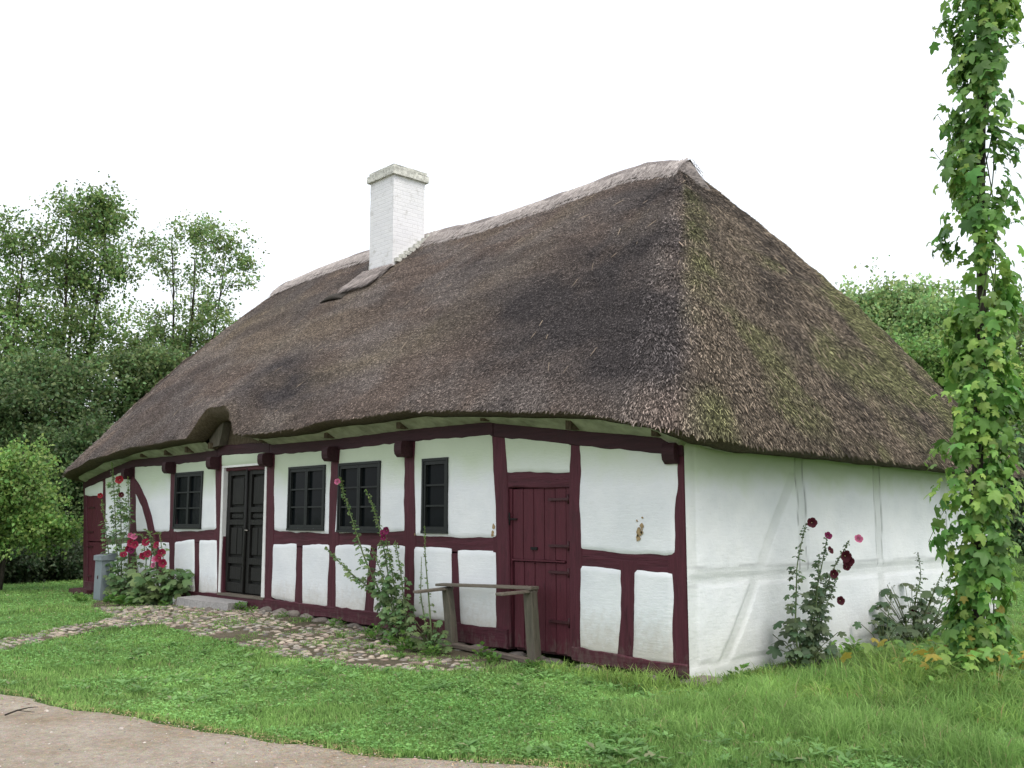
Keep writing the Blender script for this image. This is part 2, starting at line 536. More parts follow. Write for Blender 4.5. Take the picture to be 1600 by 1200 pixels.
# gravel road
xs = np.arange(-40, 30.01, 0.1)
ks = np.concatenate([np.linspace(0, 1, 11), np.linspace(1.4, 6, 16), [8, 12, 20]])
XX = np.repeat(xs[None, :], len(ks), 0)
YY = road_y(xs)[None, :] - ks[:, None]
ZZ = gz(XX, YY) + 0.012 + 0.03 * (fnoise(XX*1.5, YY*1.5, 0, 3)-0.5) * sstep(0, 1, ks)[:, None] + np.where(ks[:, None] == 0, -0.03, 0)
r = link("gravel_road", mesh_np("gravel_road", np.stack([XX.ravel(), YY.ravel(), ZZ.ravel()], 1), gridfaces(len(xs), len(ks)), M['gravel'], smooth=True))
tag(r, kind="structure")

# path bed + cobbles in one mesh
step = 0.06
xs = np.arange(-13.4, -1.5, step); ys = np.arange(-7.2, 0.12, step)
X, Y = np.meshgrid(xs, ys)
Fq = gridfaces(len(xs), len(ys))
cx = X.ravel()[Fq].mean(1); cy = Y.ravel()[Fq].mean(1)
Fq = Fq[in_path(cx, cy)]
V0 = np.stack([X.ravel(), Y.ravel(), gz(X, Y).ravel() + 0.010], 1)
used = np.unique(Fq); remap = -np.ones(len(V0), int); remap[used] = np.arange(len(used))
bed = link("path_bed", mesh_np("path_bed", V0[used], remap[Fq], M['soil'], smooth=True))
tag(bed, kind="structure")

NS, NR = 9, 3
def cobbles():
    pts = []
    st = 0.118
    for j, yy in enumerate(np.arange(-7.0, 0.05, st*0.9)):
        for i, xx in enumerate(np.arange(-13.2, -1.7, st)):
            x = xx + (j % 2)*st/2 + RNG.uniform(-.028, .028); y = yy + RNG.uniform(-.025, .025)
            if not in_path(x, y): continue
            if y > -0.10 and x > -1.9: continue
            # stones sink under the grass and get sparse at the right and near the far left
            cov = fnoise(x*0.9+3, y*1.1+8, 0, 3)
            thr = 0.37 + 0.20*(x < -11) + 0.10*((x > -7) and (y > -1.0)) + 0.12*(x>-3.2)*(y>-1.2)
            if cov < thr: continue
            if RNG.random() < .12: continue
            pts.append((x, y))
    V, Fc, C = [], [], []
    pal = np.array([(0.31,0.26,0.21),(0.24,0.21,0.18),(0.38,0.32,0.255),(0.23,0.175,0.145),(0.15,0.14,0.125),(0.30,0.275,0.235)])
    for (x, y) in pts:
        rx = RNG.uniform(.032, .074); ry = RNG.uniform(.027, .052); a = RNG.uniform(0, 3.14); h = RNG.uniform(.010, .026)
        ph = RNG.uniform(0, 6.28, 2)
        base = len(V)
        z0 = float(gz(x, y)) + 0.004
        c = pal[RNG.integers(len(pal))] * RNG.uniform(.75, 1.15)
        ca, sa = math.cos(a), math.sin(a)
        tx, ty = RNG.uniform(-.12, .12, 2)
        for k, (rr, hh) in enumerate(((1.0, -0.2), (.88, .55), (.5, .95))):
            for q in range(NS):
                t_ = 2*math.pi*q/NS
                wob = 1 + .12*math.sin(2*t_+ph[0]) + .07*math.sin(3*t_+ph[1])
                px, py = rx*rr*wob*math.cos(t_), ry*rr*wob*math.sin(t_)
                V.append((x+px*ca-py*sa, y+px*sa+py*ca, z0 + h*hh + tx*px + ty*py)); C.append(c)
        V.append((x, y, z0+h)); C.append(c)
        for k in range(2):
            for q in range(NS):
                q2 = (q+1) % NS
                Fc.append((base+k*NS+q, base+k*NS+q2, base+(k+1)*NS+q2)); Fc.append((base+k*NS+q, base+(k+1)*NS+q2, base+(k+1)*NS+q))
        for q in range(NS):
            Fc.append((base+2*NS+q, base+2*NS+(q+1) % NS, base+3*NS))
    return V, Fc, C
V, Fc, C = cobbles()
o = link("cobblestone_path", mesh_np("cobblestone_path", V, Fc, M['cobble'], np.array(C), smooth=True))
tag(o, kind="structure")

# ------------------------------------------------------------------ scatter helpers (templates of triangles)
def scatter_mesh(name, tv, tf, pos, Rm, sc, col, mat, smooth=False):
    """tv (k,3), tf (m,3), pos (n,3), Rm (n,3,3) columns = local axes, sc (n,) or (n,3), col (n,3)"""
    n, k = len(pos), len(tv)
    sc = np.asarray(sc, float)
    if sc.ndim == 1: sc = np.repeat(sc[:, None], 3, 1)
    loc = tv[None] * sc[:, None, :]
    V = np.einsum('nij,nkj->nki', Rm, loc) + pos[:, None, :]
    Fc = (tf[None] + (np.arange(n)*k)[:, None, None]).reshape(-1, 3)
    return mesh_np(name, V.reshape(-1, 3), Fc, mat, np.repeat(col, k, 0), smooth)
def frames(nrm, tang):
    """local x = tang direction (leaf length), z = normal"""
    x = tang / (np.linalg.norm(tang, axis=1, keepdims=True) + 1e-9)
    z = nrm - x * (nrm*x).sum(1, keepdims=True)
    z /= (np.linalg.norm(z, axis=1, keepdims=True) + 1e-9)
    y = np.cross(z, x)
    return np.stack([x, y, z], 2)
def rdir(n, rng=RNG):
    v = rng.normal(size=(n, 3)); return v/np.linalg.norm(v, axis=1, keepdims=True)
# simple folded leaf, length 1 along x
LEAF_V = np.array([(0,0,0),(0.45,-0.28,0.07),(0.5,0,0),(0.45,0.28,0.07),(1,0,-0.06)], float)
LEAF_F = np.array([(0,1,2),(0,2,3),(1,4,2),(2,4,3)])
# lobed leaf (hop, hollyhock): fan round the middle
def lobed(lobes=5, depth=0.35, sag=0.12, n=17):
    pts = [(0.0, 0.0, 0.0)]
    for i in range(n):
        q = i/(n-1); a = -2.75+5.5*q
        c_ = abs(math.cos(math.pi*q*lobes/1.0 - math.pi*lobes/2 + (math.pi/2 if lobes % 2 == 0 else 0)))
        r_ = 0.60*(1-depth*(1-c_))*(1+.12*math.cos(a))
        pts.append((0.36+r_*math.cos(a), r_*math.sin(a), -sag*(r_/0.5)**2+0.05*math.sin(a*3)))
    V = np.array([(0.36, 0, 0.03)]+pts, float)
    F = [(0, i, i+1) for i in range(1, len(V)-1)]+[(0, len(V)-1, 1)]
    return V, np.array(F)
_h = [(-2.75,.34),(-2.35,.52),(-1.95,.55),(-1.62,.40),(-1.30,.62),(-1.02,.68),(-.74,.46),(-.55,.44),(-.28,.66),(0,.84)]
_h = _h+[(-a, q) for a, q in reversed(_h[:-1])]
HOP_V = np.array([(.34, 0, .03), (0, 0, 0)]+[(.34+q*math.cos(a), q*math.sin(a), -.14*(q/.5)**2+.05*math.sin(a*3)) for a, q in _h], float)
HOP_F = np.array([(0, k_, k_+1) for k_ in range(1, len(HOP_V)-1)]+[(0, len(HOP_V)-1, 1)])
HOL_V, HOL_F = lobed(5, 0.42, 0.14, 21)

# ------------------------------------------------------------------ lawn
def cam_polar(n, r0, r1, spread=0.66):
    a = AZ + RNG.uniform(-spread, spread, n)
    r = np.exp(RNG.uniform(math.log(r0), math.log(r1), n))
    return CAM[0] + r*np.cos(a), CAM[1] + r*np.sin(a), r
def blades(x, y, h, wd, lean, col, z=None):
    n = len(x)
    a = RNG.uniform(0, 6.283, n); fa = RNG.uniform(0, 6.283, n)
    dx, dy = np.cos(fa), np.sin(fa)
    wx, wy = np.cos(a)*wd/2, np.sin(a)*wd/2
    z = gz(x, y) if z is None else z
    l1 = lean*0.35*h; l2 = lean*h
    V = np.empty((n, 5, 3))
    V[:, 0] = np.stack([x-wx, y-wy, z-0.005], 1); V[:, 1] = np.stack([x+wx, y+wy, z-0.005], 1)
    V[:, 2] = np.stack([x+dx*l1-wx*.8, y+dy*l1-wy*.8, z+h*.55], 1); V[:, 3] = np.stack([x+dx*l1+wx*.8, y+dy*l1+wy*.8, z+h*.55], 1)
    V[:, 4] = np.stack([x+dx*l2, y+dy*l2, z+h*np.clip(1-0.3*lean, .3, 1)], 1)
    b = (np.arange(n)*5)[:, None]
    Fc = np.concatenate([b+np.array([[0, 1, 3]]), b+np.array([[0, 3, 2]]), b+np.array([[2, 3, 4]])], 0)
    return V.reshape(-1, 3), Fc, np.repeat(col, 5, 0)
def gcol(x, y, n):
    f = fnoise(x*0.8+5, y*0.8+5, 0, 3)[:, None]
    f2 = fnoise(x*5, y*5, 0, 2)[:, None]
    a = np.array([0.165, 0.310, 0.080]); b = np.array([0.330, 0.510, 0.155]); c = np.array([0.38, 0.36, 0.18])
    col = a + (b-a)*np.clip(RNG.uniform(0, 1, (n, 1))*.5 + (f-.3)*.9, 0, 1)
    col = col*(0.68+0.62*f2)*(0.80+0.42*fnoise(x*1.9+50, y*1.9+50, 0, 3)[:, None])
    dry = RNG.random((n, 1)) < 0.035
    return np.where(dry, c, col) * RNG.uniform(.75, 1.25, (n, 1))

x, y, r = cam_polar(560000, 4.6, 34)
ok = (~in_house(x, y, 0.02)) & (y > road_y(x) - RNG.exponential(0.05, len(x))*(fnoise(x*6, y*6, 0, 2) > .45))
ip = in_path(x, y)
ok &= ~(ip & (fnoise(x*4+1, y*4+2, 0, 2) + 0.20*fnoise(x*0.9+3, y*1.1+8, 0, 3) < 0.62))
x, y, r = x[ok], y[ok], r[ok]
ip = in_path(x, y)
n = len(x)
# longer, unmown grass by the gable, the hop pole and along the wall foot
tall = sstep(0.9, 0.0, -(x-0.2)*0.0 + np.where(x > -2.2, np.abs(np.clip(-y, 0, 9)), 9) ) * (x < 0.6)
tall2 = sstep(-0.6, 0.6, x - 0.0) * sstep(-2.6, -0.6, y + 0.15*x)
tallm = np.clip(np.maximum(tall*0.22, tall2*0.9*sstep(-.2, 1.2, x)), 0, 1) * (0.25 + 1.9*np.clip(fnoise(x*1.6, y*1.6, 0, 3)-.32, 0, 1)/.4*.6)
h = RNG.uniform(.022, .055, n) * (0.7+0.6*fnoise(x*1.5, y*1.5, 0, 2)) * (1 + 0.012*r)
h = h*(1 + 3.2*tallm*RNG.uniform(.3, 1.2, n)) * np.where(ip, 0.7, 1)
wd = (.0035 + .00065*r) * RNG.uniform(.7, 1.3, n)
V, Fc, C = blades(x, y, h, wd, RNG.uniform(.1, 1.1, n), gcol(x, y, n))
tag(link("lawn_grass", mesh_np("lawn_grass", V, Fc, M['grass'], C)), "short green lawn grass growing in front of the house and around it", "grass", kind="stuff")

# low clover and small broad leaves in the lawn
x, y, r = cam_polar(230000, 4.6, 26)
ok = (~in_house(x, y, 0.02)) & (y > road_y(x) + 0.02) & (~in_path(x, y)) & (fnoise(x*1.1+30, y*1.1+30, 0, 3) > 0.38)
x, y, r = x[ok], y[ok], r[ok]; n = len(x)
tang = rdir(n); tang[:, 2] = np.abs(tang[:, 2])*0.25
nrm = rdir(n)*0.45 + np.array([0, 0, 1.])
pos = np.stack([x, y, gz(x, y) + RNG.uniform(.015, .05, n)], 1)
sc = (.016 + .0012*r)*RNG.uniform(.6, 1.3, n)
C = gcol(x, y, n)*np.array([.9, 1.05, 1.1])
tag(link("clover", scatter_mesh("clover", LEAF_V*np.array([1, 1.5, 1]), LEAF_F, pos, frames(nrm, tang), sc, C, M['grass'])),
    "low clover and small broad leaves mixed into the lawn", "clover", kind="stuff")

# bigger broad leaves (plantain, dandelion) and fallen leaves in the lawn
x, y, r = cam_polar(2600, 4.8, 16)
ok = (~in_house(x, y, 0.05)) & (y > road_y(x) + 0.05) & (~in_path(x, y)) & (fnoise(x*.7+60, y*.7+60, 0, 2) > 0.46)
x, y = x[ok], y[ok]
kk = 7; n = len(x)*kk
ax_ = np.repeat(x, kk); ay_ = np.repeat(y, kk); an = RNG.uniform(0, 6.283, n)
pos = np.stack([ax_+.01*np.cos(an), ay_+.01*np.sin(an), gz(ax_, ay_)+RNG.uniform(.02, .045, n)], 1)
tang = np.stack([np.cos(an), np.sin(an), RNG.uniform(.1, .6, n)], 1)
sc = np.repeat(RNG.uniform(.05, .10, len(x)), kk)*RNG.uniform(.7, 1.2, n)
tag(link("lawn_weeds", scatter_mesh("lawn_weeds", LEAF_V*np.array([1, .8, 1]), LEAF_F, pos, frames(np.tile([0, 0, 1.], (n, 1)), tang), sc, gcol(ax_, ay_, n)*np.array([.75, .85, .9]), M['leaf'])),
    "rosettes of broad-leaved weeds scattered through the lawn", "weeds", kind="stuff")

# dry straw and clippings at the edge of the road
x, y, r = cam_polar(120000, 4.6, 14)
d = road_y(x) - y
ok = (d > -0.06) & (d < RNG.exponential(0.20, len(x))) & (fnoise(x*1.7, y*1.7, 0, 3) > 0.36)
x, y = x[ok], y[ok]; n = len(x)
pos = np.stack([x, y, gz(x, y) + 0.018 + RNG.uniform(0, .006, n)], 1)
tang = rdir(n); tang[:, 2] *= 0.12
C = np.array([.42, .30, .17])*RNG.uniform(.55, 1.3, (n, 1))
tag(link("dry_clippings", scatter_mesh("dry_clippings", LEAF_V*np.array([1, .22, .3]), LEAF_F, pos, frames(np.tile([0, 0, 1.], (n, 1)), tang), RNG.uniform(.02, .06, n), C, M['straw'])),
    "dry tan clippings lying along the edge of the gravel road", "dry grass", kind="stuff")

# loose gravel
OCT_V = np.array([(1,0,0),(0,1,0),(-1,0,0),(0,-1,0),(0,0,.7),(.6,.6,.45),(-.6,.6,.4),(-.6,-.6,.45),(.6,-.6,.4)], float)
OCT_F = np.array([(0,1,5),(1,2,6),(2,3,7),(3,0,8),(5,4,0),(5,1,4),(6,4,1),(6,2,4),(7,4,2),(7,3,4),(8,4,3),(8,0,4)])
x, y, r = cam_polar(30000, 3.5, 16, 0.75)
ok = (y < road_y(x) - 0.02)
x, y = x[ok], y[ok]; n = len(x)
pos = np.stack([x, y, gz(x, y) + 0.010 + 0.03*(fnoise(x*1.5, y*1.5, 0, 3)-0.5)*sstep(0, 1, road_y(x)-y)], 1)
sc = np.exp(RNG.normal(-5.35, .5, n))[:, None]*RNG.uniform(.7, 1.3, (n, 3))
C = np.array([(.42,.37,.33),(.30,.24,.20),(.20,.18,.17),(.50,.45,.40),(.36,.25,.20)])[RNG.integers(0, 5, n)]*RNG.uniform(.7, 1.15, (n, 1))
a = rdir(n); a[:, 2] *= .2
tag(link("loose_gravel", scatter_mesh("loose_gravel", OCT_V, OCT_F, pos, frames(np.tile([0, 0, 1.], (n, 1)), a), sc, C, M['cobble'])),
    "small loose pebbles scattered over the gravel road", "gravel", kind="stuff")

# ================================================================== THE HOUSE
HL, HW = 15.6, 7.6
house = thing("thatched_house", (-7.8, 3.8, 0), "half-timbered white house with maroon timbers and a hipped thatched roof", "house")
def hp(name, mb, mat, parent=house, label=None):
    o = mb.obj(name, mat, parent)
    if label: o["label"] = label
    return o

# core behind the timbers and plaster (the rooms' dark bulk) and the two hidden walls
mb = MB().box(-15.3, -0.16, 0.16, 7.45, 0.05, 2.2)
hp("wall_core", mb, M['dark'])
mb = MB().box(-15.45, -0.02, 7.45, 7.60, -0.05, 2.45)
hp("back_wall", mb, M['plaster'])
mb = MB().box(-15.50, -15.32, 0.17, 7.44, -0.05, 2.35)
hp("end_wall", mb, M['plaster'])

# ---- wonky timber: strip between two x,z edge lines
def strip_poly(top, bot, k=8, wob=0.008):
    """top/bot: lists of (x,z) left to right -> closed outline with small wobble"""
    def dens(L):
        L = [Vector(p) for p in L]; o = []
        for i in range(len(L)-1):
            m = max(2, int((L[i+1]-L[i]).length/0.12))
            for q in range(m): o.append(L[i].lerp(L[i+1], q/m))
        o.append(L[-1]); return o
    T, B = dens(top), dens(bot)
    out = [(p.x + random.uniform(-wob, wob)*.5, p.y + random.uniform(-wob, wob)) for p in B] + [(p.x + random.uniform(-wob, wob)*.5, p.y + random.uniform(-wob, wob)) for p in reversed(T)]
    return out
def post(xt0, xt1, zt, xb0, xb1, zb, y0=0.0, y1=0.155, name="post", curve=0.0):
    L = [(xb0, zb), ((xt0+xb0)/2+curve, (zt+zb)/2), (xt0, zt)]; R = [(xb1, zb), ((xt1+xb1)/2+curve, (zt+zb)/2), (xt1, zt)]
    poly = strip_poly(L, R)
    mb = MB().prism(poly, y0 + random.uniform(-.003, .003), y1, 0.012)
    return hp(name, mb, M['timber'])
def rail(top, bot, y0=0.006, y1=0.15, name="rail", mat='timber_h'):
    mb = MB().prism(strip_poly(top, bot), y0, y1, 0.012)
    return hp(name, mb, M[mat])
BT = [(-15.68,2.31),(-14.57,2.48),(-13.14,2.67),(-11.2,2.65),(-9.64,2.67),(-9.49,2.73),(-7.99,2.70),(-7.78,2.66),(-5.95,2.64),(-4.26,2.66),(-2.77,2.65),(-2.63,2.62),(-1.29,2.44),(0.014,2.28)]
def bt(x): return float(np.interp(x, [p[0] for p in BT], [p[1] for p in BT]))
SB = [(-15.4,-.02),(-13.05,-.02),(-10.81,.03),(-9.19,.09),(-7.76,.12),(-6.03,.15),(-4.67,.10),(-4.27,.07),(-2.42,.06),(-1.45,.04),(-0.29,.02),(0.0,.02)]
def sb(x): return float(np.interp(x, [p[0] for p in SB], [p[1] for p in SB]))
# posts: top left/right x, bottom left/right x
posts = [(-.21, .014, -.21, .014), (-1.50,-1.30,-1.51,-1.33), (-2.78,-2.50,-2.69,-2.42), (-4.48,-4.18,-4.42,-4.15), (-6.19,-5.90,-6.19,-5.91),
         (-8.00,-7.70,-7.93,-7.68), (-9.75,-9.46,-9.57,-9.27), (-11.48,-11.18,-11.28,-11.0), (-13.35,-13.0,-13.04,-12.6), (-14.70,-14.48,-14.36,-14.12), (-15.75,-15.58,-15.4,-15.14)]
for (a, b_, c, d) in posts:
    post(a, b_, bt((a+b_)/2)-0.02, c, d, sb((c+d)/2)+0.03, curve=random.uniform(-.01, .01))
for (a, b_, c, d) in [(-.83,-.58,-.88,-.62), (-3.51,-3.29,-3.5,-3.26), (-5.18,-4.96,-5.32,-5.02), (-7.07,-6.81,-7.07,-6.78), (-10.41,-10.14,-10.31,-10.06)]:
    post(a, b_, 1.10, c, d, 0.16, 0.004, 0.14, name="stud")
# rails between posts
for (x0, x1, zb0, zb1, zt0, zt1) in [(-1.34,-.13,1.00,.98,1.21,1.18), (-4.17,-2.69,1.13,1.11,1.33,1.32), (-5.94,-4.40,1.12,1.13,1.35,1.38), (-7.72,-6.18,1.10,1.12,1.35,1.34),
                                (-11.2,-9.60,1.08,1.14,1.31,1.36), (-13.0,-11.36,1.00,1.07,1.31,1.32)]:
    rail([(x0, zt0), ((x0+x1)/2, (zt0+zt1)/2-.015), (x1, zt1)], [(x0, zb0), ((x0+x1)/2, (zb0+zb1)/2-.01), (x1, zb1)])
rail([(-14.42, 1.17), (-13.12, 1.21)], [(-14.42, 0.96), (-13.12, 1.02)], mat='grey_wood_h')["label"] = "bare weathered rail"
rail([(-2.50, 2.06), (-1.48, 2.02)], [(-2.50, 1.86), (-1.48, 1.84)], 0.01, name="lintel")
rail([(-9.46, 2.66), (-8.7, 2.63), (-7.99, 2.62)], [(-9.46, 2.30), (-7.99, 2.28)], 0.03, 0.15, name="lintel")
# wall plate (top beam), in lengths
def seg(L, x0, x1): return [(x0, float(np.interp(x0, [p[0] for p in L], [p[1] for p in L])))] + [p for p in L if x0 < p[0] < x1] + [(x1, float(np.interp(x1, [p[0] for p in L], [p[1] for p in L])))]
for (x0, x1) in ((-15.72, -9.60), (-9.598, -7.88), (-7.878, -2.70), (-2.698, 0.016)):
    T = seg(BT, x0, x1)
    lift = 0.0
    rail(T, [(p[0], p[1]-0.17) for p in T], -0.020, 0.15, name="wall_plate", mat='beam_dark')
# sill beam
for (x0, x1) in ((-15.35, -9.30), (-9.298, -2.45), (-1.47, 0.018)):
    Bm = seg(SB, x0, x1)
    Tm = [(p[0], float(np.interp(p[0], [-15.3,-12.6,-9.2,-5,-2.6,-1.45,-.6,0], [.24,.26,.31,.31,.29,.19,.16,.15]))) for p in Bm]
    rail(Tm, Bm, -0.022, 0.16, name="sill_beam")
# curved brace at the left end
ctr = [(-13.10, 2.24), (-12.80, 2.08), (-12.45, 1.80), (-12.20, 1.50), (-12.05, 1.22), (-11.85, 0.95), (-11.6, 0.62), (-11.42, 0.35)]
P_ = [Vector(p) for p in ctr]; A, B = [], []
for i, p in enumerate(P_):
    d = (P_[min(i+1, len(P_)-1)]-P_[max(i-1, 0)]).normalized(); nn = Vector((-d.y, d.x))
    A.append(tuple(p+nn*.10)); B.append(tuple(p-nn*.10))
hp("brace", MB().prism(strip_poly(B, A), -0.052, 0.05, 0.012), M['timber'])
# projecting tie-beam ends with rounded noses
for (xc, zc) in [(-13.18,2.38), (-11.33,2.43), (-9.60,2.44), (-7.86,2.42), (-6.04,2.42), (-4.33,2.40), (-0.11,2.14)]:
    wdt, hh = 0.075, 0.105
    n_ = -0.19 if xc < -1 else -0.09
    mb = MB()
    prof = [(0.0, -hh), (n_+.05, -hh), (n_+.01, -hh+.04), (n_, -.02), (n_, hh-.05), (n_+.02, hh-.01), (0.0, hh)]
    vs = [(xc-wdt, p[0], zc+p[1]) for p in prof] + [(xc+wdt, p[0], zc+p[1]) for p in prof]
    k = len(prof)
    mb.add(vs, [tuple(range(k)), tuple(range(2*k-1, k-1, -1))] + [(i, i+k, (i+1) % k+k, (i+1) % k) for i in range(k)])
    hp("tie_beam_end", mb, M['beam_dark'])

# ---- plaster panels: soft cushions set between the timbers, with openings
WIN = {'W0': (-11.18, -10.09, 1.34, 2.33), 'W1': (-7.26, -6.26, 1.34, 2.28), 'W2': (-5.92, -4.92, 1.325, 2.28), 'W3': (-4.02, -3.51, 1.33, 2.26)}
PAN = [[(-1.34,2.34),(-.05,2.13),(-.13,1.15),(-1.36,1.19)], [(-1.37,1.03),(-.79,1.01),(-.85,.13),(-1.38,.16)], [(-.62,1.01),(-.15,.99),(-.15,.12),(-.66,.11)],
 [(-2.54,2.52),(-1.45,2.36),(-1.48,2.0),(-2.49,2.04)], [(-4.22,2.57),(-2.74,2.56),(-2.65,1.29),(-4.19,1.3)], [(-4.2,1.16),(-3.47,1.16),(-3.46,.29),(-4.19,.28)],
 [(-3.34,1.14),(-2.65,1.14),(-2.64,.25),(-3.3,.25)], [(-5.93,2.57),(-4.45,2.56),(-4.4,1.35),(-6.02,1.32)], [(-5.99,1.15),(-5.14,1.16),(-5.28,.24),(-5.95,.28)],
 [(-5.0,1.16),(-4.4,1.17),(-4.38,.24),(-5.06,.26)], [(-7.75,2.57),(-6.15,2.55),(-6.16,1.31),(-7.69,1.33)], [(-7.7,1.14),(-7.03,1.14),(-7.03,.3),(-7.72,.33)],
 [(-6.86,1.13),(-6.14,1.15),(-6.15,.27),(-6.82,.29)], [(-9.49,2.59),(-7.99,2.57),(-7.97,2.36),(-9.47,2.38)], [(-11.22,2.58),(-9.71,2.58),(-9.57,1.33),(-11.21,1.28)],
 [(-11.14,1.11),(-10.36,1.16),(-10.27,.24),(-11.04,.21)], [(-10.19,1.15),(-9.53,1.17),(-9.45,.29),(-10.1,.26)], [(-13.07,2.56),(-11.44,2.54),(-11.39,1.29),(-12.83,1.28)],
 [(-12.83,1.03),(-11.37,1.1),(-11.25,.26),(-12.63,.17)], [(-14.53,2.40),(-13.3,2.49),(-13.12,1.17),(-14.33,1.13)], [(-14.31,.99),(-13.23,1.05),(-12.99,.22),(-14.19,.2)],
 [(-15.63,2.19),(-14.62,2.30),(-14.6,1.98),(-15.6,2.0)]]
for pi, q in enumerate(PAN):
    TL, TR, BR, BL = [np.array(p) for p in q]
    wd_, hg = TR[0]-TL[0], TL[1]-BL[1]
    nu, nv = max(6, int(wd_/0.03)), max(6, int(hg/0.03))
    u = np.linspace(0, 1, nu+1)[None, :]; v = np.linspace(0, 1, nv+1)[:, None]
    Px = (TL[0]*(1-u)+TR[0]*u)*(1-v) + (BL[0]*(1-u)+BR[0]*u)*v
    Pz = (TL[1]*(1-u)+TR[1]*u)*(1-v) + (BL[1]*(1-u)+BR[1]*u)*v
    # uneven hand-laid edges and rounded corners
    du = np.minimum(u, 1-u)*wd_; dv = np.minimum(v, 1-v)*hg
    eu = 0.022*(fnoise(v*hg*3.0+pi*3.7+np.where(u > .5, 9, 0), pi*1.3+0*u, 0, 3)-.5)*2
    ev = 0.022*(fnoise(u*wd_*3.0+pi*5.1+np.where(v > .5, 4, 0), pi*2.9+0*v, 0, 3)-.5)*2
    Px = Px + eu*np.exp(-du/0.15); Pz = Pz + ev*np.exp(-dv/0.15)
    d = np.minimum(du, dv) + 0*u
    cr = np.exp(-(du+dv)/0.04)
    Px = Px + np.where(u < .5, 1, -1)*0.006*cr; Pz = Pz + np.where(v < .5, -1, 1)*0.006*cr
    prof = np.sqrt(np.clip(d/0.028, 0, 1))
    Py = 0.004 - 0.016*prof - 0.008*np.sin(np.pi*u)*np.sin(np.pi*v) + 0.012*(fnoise(Px*3, Pz*3, pi, 2)-.5)
    Fq = gridfaces(nu+1, nv+1)
    V_ = np.stack([Px.ravel(), Py.ravel(), Pz.ravel()], 1)
    cxm = V_[Fq].mean(1)
    keep = np.ones(len(Fq), bool)
    for (a, b_, c, d_) in WIN.values():
        keep &= ~((cxm[:, 0] > a+.02) & (cxm[:, 0] < b_-.02) & (cxm[:, 2] > c+.02) & (cxm[:, 2] < d_-.02))
    me = mesh_np("plaster_panel", V_, Fq[keep][:, ::-1], M['plaster_front'], smooth=True)
    link("plaster_panel", me, house)

# bare clay patches where the whitewash has fallen off
def blotch(cx, cz, s, y=-0.036):
    n_ = 9
    pts = [(cx + s*math.cos(2*math.pi*i/n_)*random.uniform(.4, 1.1), cz + s*1.3*math.sin(2*math.pi*i/n_)*random.uniform(.4, 1.1)) for i in range(n_)]
    hp("bare_clay_patch", MB().prism(pts, y, y+0.006), M['tan'])
for (a, b_, c) in [(-.50,1.43,.030), (-.535,1.37,.045), (-.50,1.375,.02), (-.55,1.32,.03), (-.49,1.52,.014), (-.56,1.49,.012)]: blotch(a, b_, c, -0.024)
for (a, b_, c) in [(-2.70,1.42,.03), (-2.71,1.34,.032), (-4.17,1.32,.015)]: blotch(a, b_, c, -.016)

# ---- windows
def window(key, leaves, label):
    x0, x1, z0, z1 = WIN[key]
    fr = MB()
    f = 0.034
    def fb(a, b_, c, d, y0, y1): fr.box(a, b_, y0, y1, c, d)
    fb(x0, x1, z1-f, z1, -.040, .09); fb(x0, x1, z0, z0+f, -.044, .09)
    fb(x0, x0+f, z0+f, z1-f, -.038, .09); fb(x1-f, x1, z0+f, z1-f, -.038, .09)
    W = hp("window", fr, M['win_frame']); W["label"] = label
    ix0, ix1, iz0, iz1 = x0+f, x1-f, z0+f, z1-f
    cw = (ix1-ix0)/leaves
    for c in range(leaves):
        a, b_ = ix0+c*cw+.002, ix0+(c+1)*cw-.002
        s = MB(); k = 0.034
        s.box(a, a+k, -.028, .012, iz0+.002, iz1-.002); s.box(b_-k, b_, -.028, .012, iz0+.002, iz1-.002)
        s.box(a+k, b_-k, -.0275, .0115, iz0+.002, iz0+.05); s.box(a+k, b_-k, -.0275, .0115, iz1-.045, iz1-.002)
        hh = (iz1-.045-iz0-.05)/3
        for q in (1, 2):
            zc = iz0+.05+hh*q
            s.box(a+k, b_-k, -.022, .006, zc-.011, zc+.011)
        s.obj("casement", M['win_frame'], W)
    g_ = MB().box(ix0+.03, ix1-.03, .014, .020, iz0+.03, iz1-.03)
    g_.obj("pane", M['glass'], W)
window('W0', 2, "six-pane dark window left of the dark entrance door")
window('W1', 2, "six-pane dark window right of the dark entrance door")
window('W2', 2, "six-pane dark window behind the hollyhock")
window('W3', 1, "narrow three-pane dark window")
# white strip of whitewash under window reveals
# ---- dark entrance door
jm = MB()
jm.prism([(-9.40,.30),(-9.33,.30),(-9.37,2.35),(-9.44,2.35)], -.012, .14)
jm.prism([(-7.995,.28),(-7.90,.28),(-7.955,2.33),(-8.01,2.33)], -.012, .14)
jm.box(-9.44, -7.96, -.012, .14, 2.352, 2.385)
D1 = hp("door", MB().box(-9.38, -7.96, .115, .15, .34, 2.345), M['dark_door']); D1["label"] = "dark double entrance door with carved panels"
jm.obj("door_frame", M['white_paint'], D1)
MB().box(-9.40, -7.90, -.03, .10, .285, .325).obj("threshold", M['grey_wood_h'], D1)
for (a, b_) in ((-9.35, -8.66), (-8.65, -7.99)):
    lf = MB()
    st = .11
    lf.box(a, a+st, .06, .11, .35, 2.33); lf.box(b_-st, b_, .06, .11, .35, 2.33)
    zz = [(.35,.50), (.80,.90), (1.42,1.50), (1.62,1.70), (2.22,2.33)]
    for (c, d) in zz: lf.box(a+st, b_-st, .062, .11, c, d)
    for (c, d) in ((.50,.80), (.90,1.42), (1.50,1.62), (1.70,2.22)):
        lf.box(a+st+.05, b_-st-.05, .075, .112, c+.05 if d-c > .2 else c+.03, d-.05 if d-c > .2 else d-.03)
    lf.box((a+b_)/2-.015, (a+b_)/2+.015, .066, .10, .95, 1.37)
    lf.obj("door_leaf", M['dark_door'], D1)
